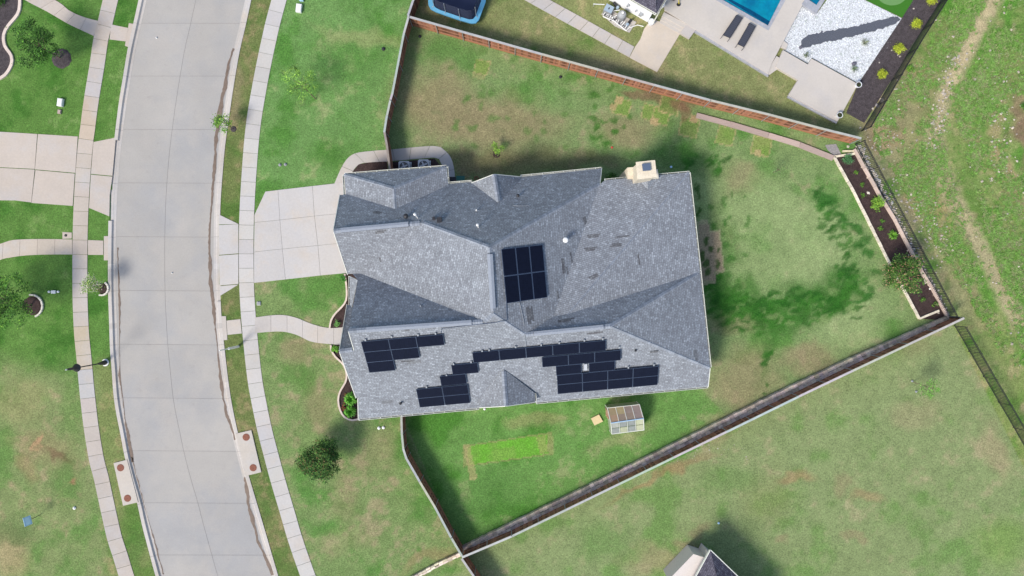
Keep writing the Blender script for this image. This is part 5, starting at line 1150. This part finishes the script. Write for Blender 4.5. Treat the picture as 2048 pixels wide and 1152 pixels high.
def lounger(a, b, c, d, label):
    z = .32+DZ; A, B_, C_, D = [W(x, y, z) for x, y in (a, b, c, d)]; o = (A+B_+C_+D)/4; o.z = DZ
    root = empty('sun_lounger', o, label, 'sun lounger', 'sun loungers on the pool deck')
    g = MB(); n_ = 12
    for i in range(n_):
        t0, t1 = i/n_+.006, (i+1)/n_-.006; q = [A.lerp(D, t0), B_.lerp(C_, t0), B_.lerp(C_, t1), A.lerp(D, t1)]; g.face([(p.x, p.y, z) for p in q], (1, 1, 1)); 
    g.face([(p.x, p.y, z-.02) for p in (A, B_, C_, D)], (.7, .7, .7)); g.build('sling', M['plastic_d'], root)
    g = MB()
    for p, q in ((A, D), (B_, C_), (A, B_), (D, C_)): g.tube([p, q], .022, 6)
    ex = (D-A).normalized()*.22
    g.tube([D, D+ex], .02, 6); g.tube([C_, C_+ex], .02, 6); g.build('frame', M['black'], root)
    for p in (A, B_, D+ex, C_+ex): g = MB(); g.tube([p, (p.x, p.y, DZ)], .02, 6); g.build('leg', M['black'], root)
lounger((1473,30),(1485,36),(1460,76),(1446,70), 'dark grey sling sun lounger on the pool deck, nearer the steps'); lounger((1499,46),(1511,53),(1488,94),(1475,88), 'dark grey sling sun lounger on the pool deck, nearer the pool tip')
# neighbour house corner
E0, E1, E2 = W(1313,27,3.0), W(1200,-38,3.0), W(1355,-43,3.0)
u1 = (E1-E0); u2 = (E2-E0); E3 = E0+u1+u2*2.6; E2b = E0+u2*2.6; E1b = E0+u1*1.25; E3 = E0+u1*1.25+u2*2.6
nh = empty('neighbour_house', Vector((E0.x, E0.y, 0)), 'white walled house corner with dark purple shingle roof beside the pool deck', 'house')
rc1 = E0+u1*.5+u2*.9+Vector((0, 0, 2.2)); rc2 = E0+u1*.6+u2*1.7+Vector((0, 0, 2.2))
roof_mesh('roof', [[E0, E2b, rc2, rc1], [E0, E1b, rc1], [E1b, E3, rc2, rc1], [E3, E2b, rc2]], M['shingle2'], nh)
g = MB(); w1, w2 = u1.normalized(), u2.normalized(); q0 = E0+w1*.35+w2*.35; pts = [q0, E2b+w1*.35-w2*.35, E3-w1*.35-w2*.35, E1b-w1*.35+w2*.35]
for i in range(4): a, b_ = pts[i], pts[(i+1) % 4]; g.face([(a.x, a.y, 0), (b_.x, b_.y, 0), (b_.x, b_.y, 2.9), (a.x, a.y, 2.9)])
g.build('wall', M['siding'], nh); gutter(E0, E1b, (-1,-1,0), True, nh); gutter(E0, E2b, (1,-1,0), False, nh)
g = MB()
for t, r_ in ((.12, .14), (.2, .05), (.33, .08)): p = q0+w1*(t*6); g.box((p.x-.12, p.y-.10, .9+t), (r_*2, r_*2, .25), math.atan2(w1.y, w1.x))
g.build('wall_box', M['galv'], nh)
g = MB(); p = E0+w2*.2; g.tube([(p.x+.12, p.y-.05, 2.9), (p.x+.1, p.y-.0, .2)], .05, 8); g.build('downpipe', M['trim'], nh)
# pool equipment
slab('equipment_pad', [(1203,28),(1212,16),(1273,44),(1259,65),(1230,52)], .08, 'concrete', 0)
c = W(1218, 17, .75); root = empty('pool_heater', (c.x, c.y, .05), 'blue-grey pool heater box at the left end of the equipment pad', 'pool heater'); g = MB(); g.box((c.x, c.y, .4), (.62, .72, .62), 1.1); g.build('body', M['grey'], root); g = MB(); g.box((c.x, c.y, .74), (.58, .68, .06), 1.1); g.build('lid', M['bluegrey'], root); g = MB(); g.box((c.x, c.y, .775), (.16, .1, .02), 1.1); g.build('badge', M['black'], root)
c = W(1245, 27, 1.0); root = empty('pool_filter', (c.x, c.y, .05), 'grey domed pool filter tank in the middle of the equipment pad', 'pool filter'); g = MB(); g.lathe((c.x, c.y, 0), [(.34, .08), (.36, .2), (.36, .75), (.34, .82)], 20); g.build('tank', M['grey'], root, smooth=False); g = MB(); g.lathe((c.x, c.y, 0), [(.34, .82), (.26, 1.0), (.14, 1.06), (.13, 1.14)], 20, (1.3, 1.3, 1.3)); g.build('dome', M['grey'], root, smooth=True); g = MB(); g.lathe((c.x, c.y, 0), [(.1, 1.14), (.09, 1.2)], 12); g.build('gauge', M['white'], root)
def pump(px, py, ang, label):
    c = W(px, py, .35); root = empty('pool_pump', (c.x, c.y, .05), label, 'pump'); d = Vector((math.cos(ang), math.sin(ang), 0)); g = MB(); g.tube([c-d*.05, c+d*.38], .11, 12); g.build('motor', M['black'], root, smooth=True); g = MB(); g.lathe((c.x-d.x*.15, c.y-d.y*.15, 0), [(.13, .1), (.14, .4), (.10, .46)], 14); g.build('basket', M['bluegrey'], root)
pump(1257, 46, .9, 'blue and black pool pump at the right end of the equipment pad'); pump(1233, 12, 2.2, 'dark pool pump between heater and filter')
g = MB(); r = random.Random(5)
for i in range(13):
    t = i/12; p = W(1206+t*47, 33+t*29); g.tube([(p.x, p.y, .05), (p.x, p.y, r.uniform(.3, .5)), (p.x+r.uniform(.1, .3), p.y+r.uniform(.15, .35), r.uniform(.3, .5))], .035, 8)
g.tube([W(1206,33,.42), W(1228,42,.45), W(1253,62,.42)], .04, 8); g.tube([W(1209,30,.3), W(1226,22,.4), W(1240,20,.4)], .035, 8); g.tube([W(1222,36,.3), W(1236,30,.4)], .035, 8); g.tube([W(1260,55,.3), W(1275,50,.3), W(1287,53,.3)], .035, 8)
for x, y in ((1210,30),(1222,40),(1229,39),(1238,48),(1247,52)): p = W(x, y, .42); g.box(p, (.12, .12, .1), .4, (.03, .03, .04))
tag(g.build('pool_pipes', M['white'], origin=W(1230,45)), 'row of white plumbing pipes with black valves along the equipment pad', 'pipes')
g = MB(); p = W(1187, 8, .9); g.tube([W(1187,12), W(1187,8,.9), W(1209,9,.9)], .03, 8); tag(g.build('fill_pipe', M['pot'], origin=W(1187,12)), 'thin pale pipe bent at a right angle left of the pool heater', 'pipe')
# yellow wheeled toy
c = W(1357, 9, .35+DZ*0); root = empty('wheeled_frame', W(1357, 9), 'yellow bar with black wheels on the deck, cut by the top edge', 'scooter')
def wheel(px, py, z, r_): 
    q = W(px, py, z); m_ = MB(); m_.tube([(q.x+r_*math.cos(2*math.pi*i/18), q.y+r_*.9*math.sin(2*math.pi*i/18), z) for i in range(19)], .045, 8, cap=False); m_.lathe((q.x, q.y, z-.02), [(.06, 0), (.05, .05)], 10); m_.build('wheel', M['black'], root)
wheel(1357, 9, .42, .12); wheel(1347, -3, .42, .15); g = MB(); g.tube([W(1358,8,.5), W(1357,-30,.7)], .035, 8); g.build('bar', M['yellow'], root)
# trampoline
tp = [(856,-2),(857,10),(861,18),(872,24),(918,40),(943,47),(952,46),(958,39),(965,20),(971,4),(974,-30),(960,-62),(900,-80),(862,-50)]
zt = .75; T_ = [W(x, y, zt) for x, y in tp]; ce = sum(T_, Vector())/len(T_); root = empty('trampoline', (ce.x, ce.y, 0), 'blue edged trampoline with dark net beyond the fence, cut by the top edge', 'trampoline')
g = MB(); n_ = len(T_)
for i in range(n_):
    a, b_ = T_[i], T_[(i+1) % n_]; ai, bi = a.lerp(ce, .17), b_.lerp(ce, .17); up = Vector((0, 0, .05))
    g.face([a, b_, bi+up, ai+up][::-1] if (b_-a).cross(bi-a).z < 0 else [a, b_, bi+up, ai+up]); g.face([a, b_, b_-up*3, a-up*3])
g.build('pad', M['tramp_blue'], root); g = MB(); g.face([p.lerp(ce, .16)+Vector((0, 0, -.02)) for p in T_]); g.build('mat', M['tramp_mat'], root)
g = MB(); nt_ = [p.lerp(ce, .2) for p in T_]
for i in range(n_): a, b_ = nt_[i], nt_[(i+1) % n_]; g.face([a, b_, b_+Vector((0, 0, 1.7)), a+Vector((0, 0, 1.7))])
g.build('net', M['net'], root)
for x, y in ((888,28),(920,40),(957,36),(862,15),(968,0)):
    p = W(x, y, zt); q = p.lerp(ce, .12); g = MB(); g.tube([(p.x, p.y, 0), (p.x, p.y, .7), (q.x, q.y, .9), (q.x, q.y, 2.5)], .025, 8); g.build('pole', M['galv'], root)
# house corner at the bottom
zz_ = 2.9; A0 = W(1421,1101,zz_); A1 = W(1386,1165,zz_); A2 = W(1495,1172,zz_)
u1 = (A1-A0).normalized(); u2 = Vector((-u1.y, u1.x, 0)); 
if u2.x < 0: u2 = -u2
u2 = (A2-A0).normalized(); sh = empty('neighbour_house', Vector((A0.x, A0.y, 0)), 'pale sided house corner with purple-brown roof at the bottom edge', 'house')
B1 = A0+u1*7; B2 = A0+u2*7; B3 = A0+u1*7+u2*7; top_ = A0+(u1+u2)*3.5+Vector((0, 0, 2.3))
roof_mesh('roof', [[A0, B1, top_], [B1, B3, top_], [B3, B2, top_], [B2, A0, top_]], M['shingle2'], sh)
g = MB(); qq = [A0+(u1+u2)*.3, B1+(u2-u1)*.3, B3-(u1+u2)*.3, B2+(u1-u2)*.3]
for i in range(4): a, b_ = qq[i], qq[(i+1) % 4]; g.face([(a.x, a.y, 0), (b_.x, b_.y, 0), (b_.x, b_.y, 2.8), (a.x, a.y, 2.8)])
g.build('wall', mat('pale_lap_siding', (.62, .56, .52), .8, .2, noise=[(8, .05)]), sh)
W0, W1, W2, W3 = W(1387,1108,2.0), W(1337,1160,2.0), W(1395,1190,2.0), W(1412,1116,2.0)
g = MB(); g.prism([W0, W3, W2, W1], 0, 2.0); g.build('lean_to', mat('lap_siding', (.62, .57, .53), .8, .2, noise=[(6, .06)]), sh)
rk = MB()
for a, b_ in ((A0, B1), (A0, B2)): u = (b_-a).normalized(); s = Vector((-u.y, u.x, 0)); s = -s if s.dot(a+u*3-top_) < 0 else s; rk.box((a+b_)/2+s*.03-Vector((0, 0, .09)), (7, .06, .22), (u, s, Vector((0, 0, 1))))
rk.build('fascia', M['trim'], sh)
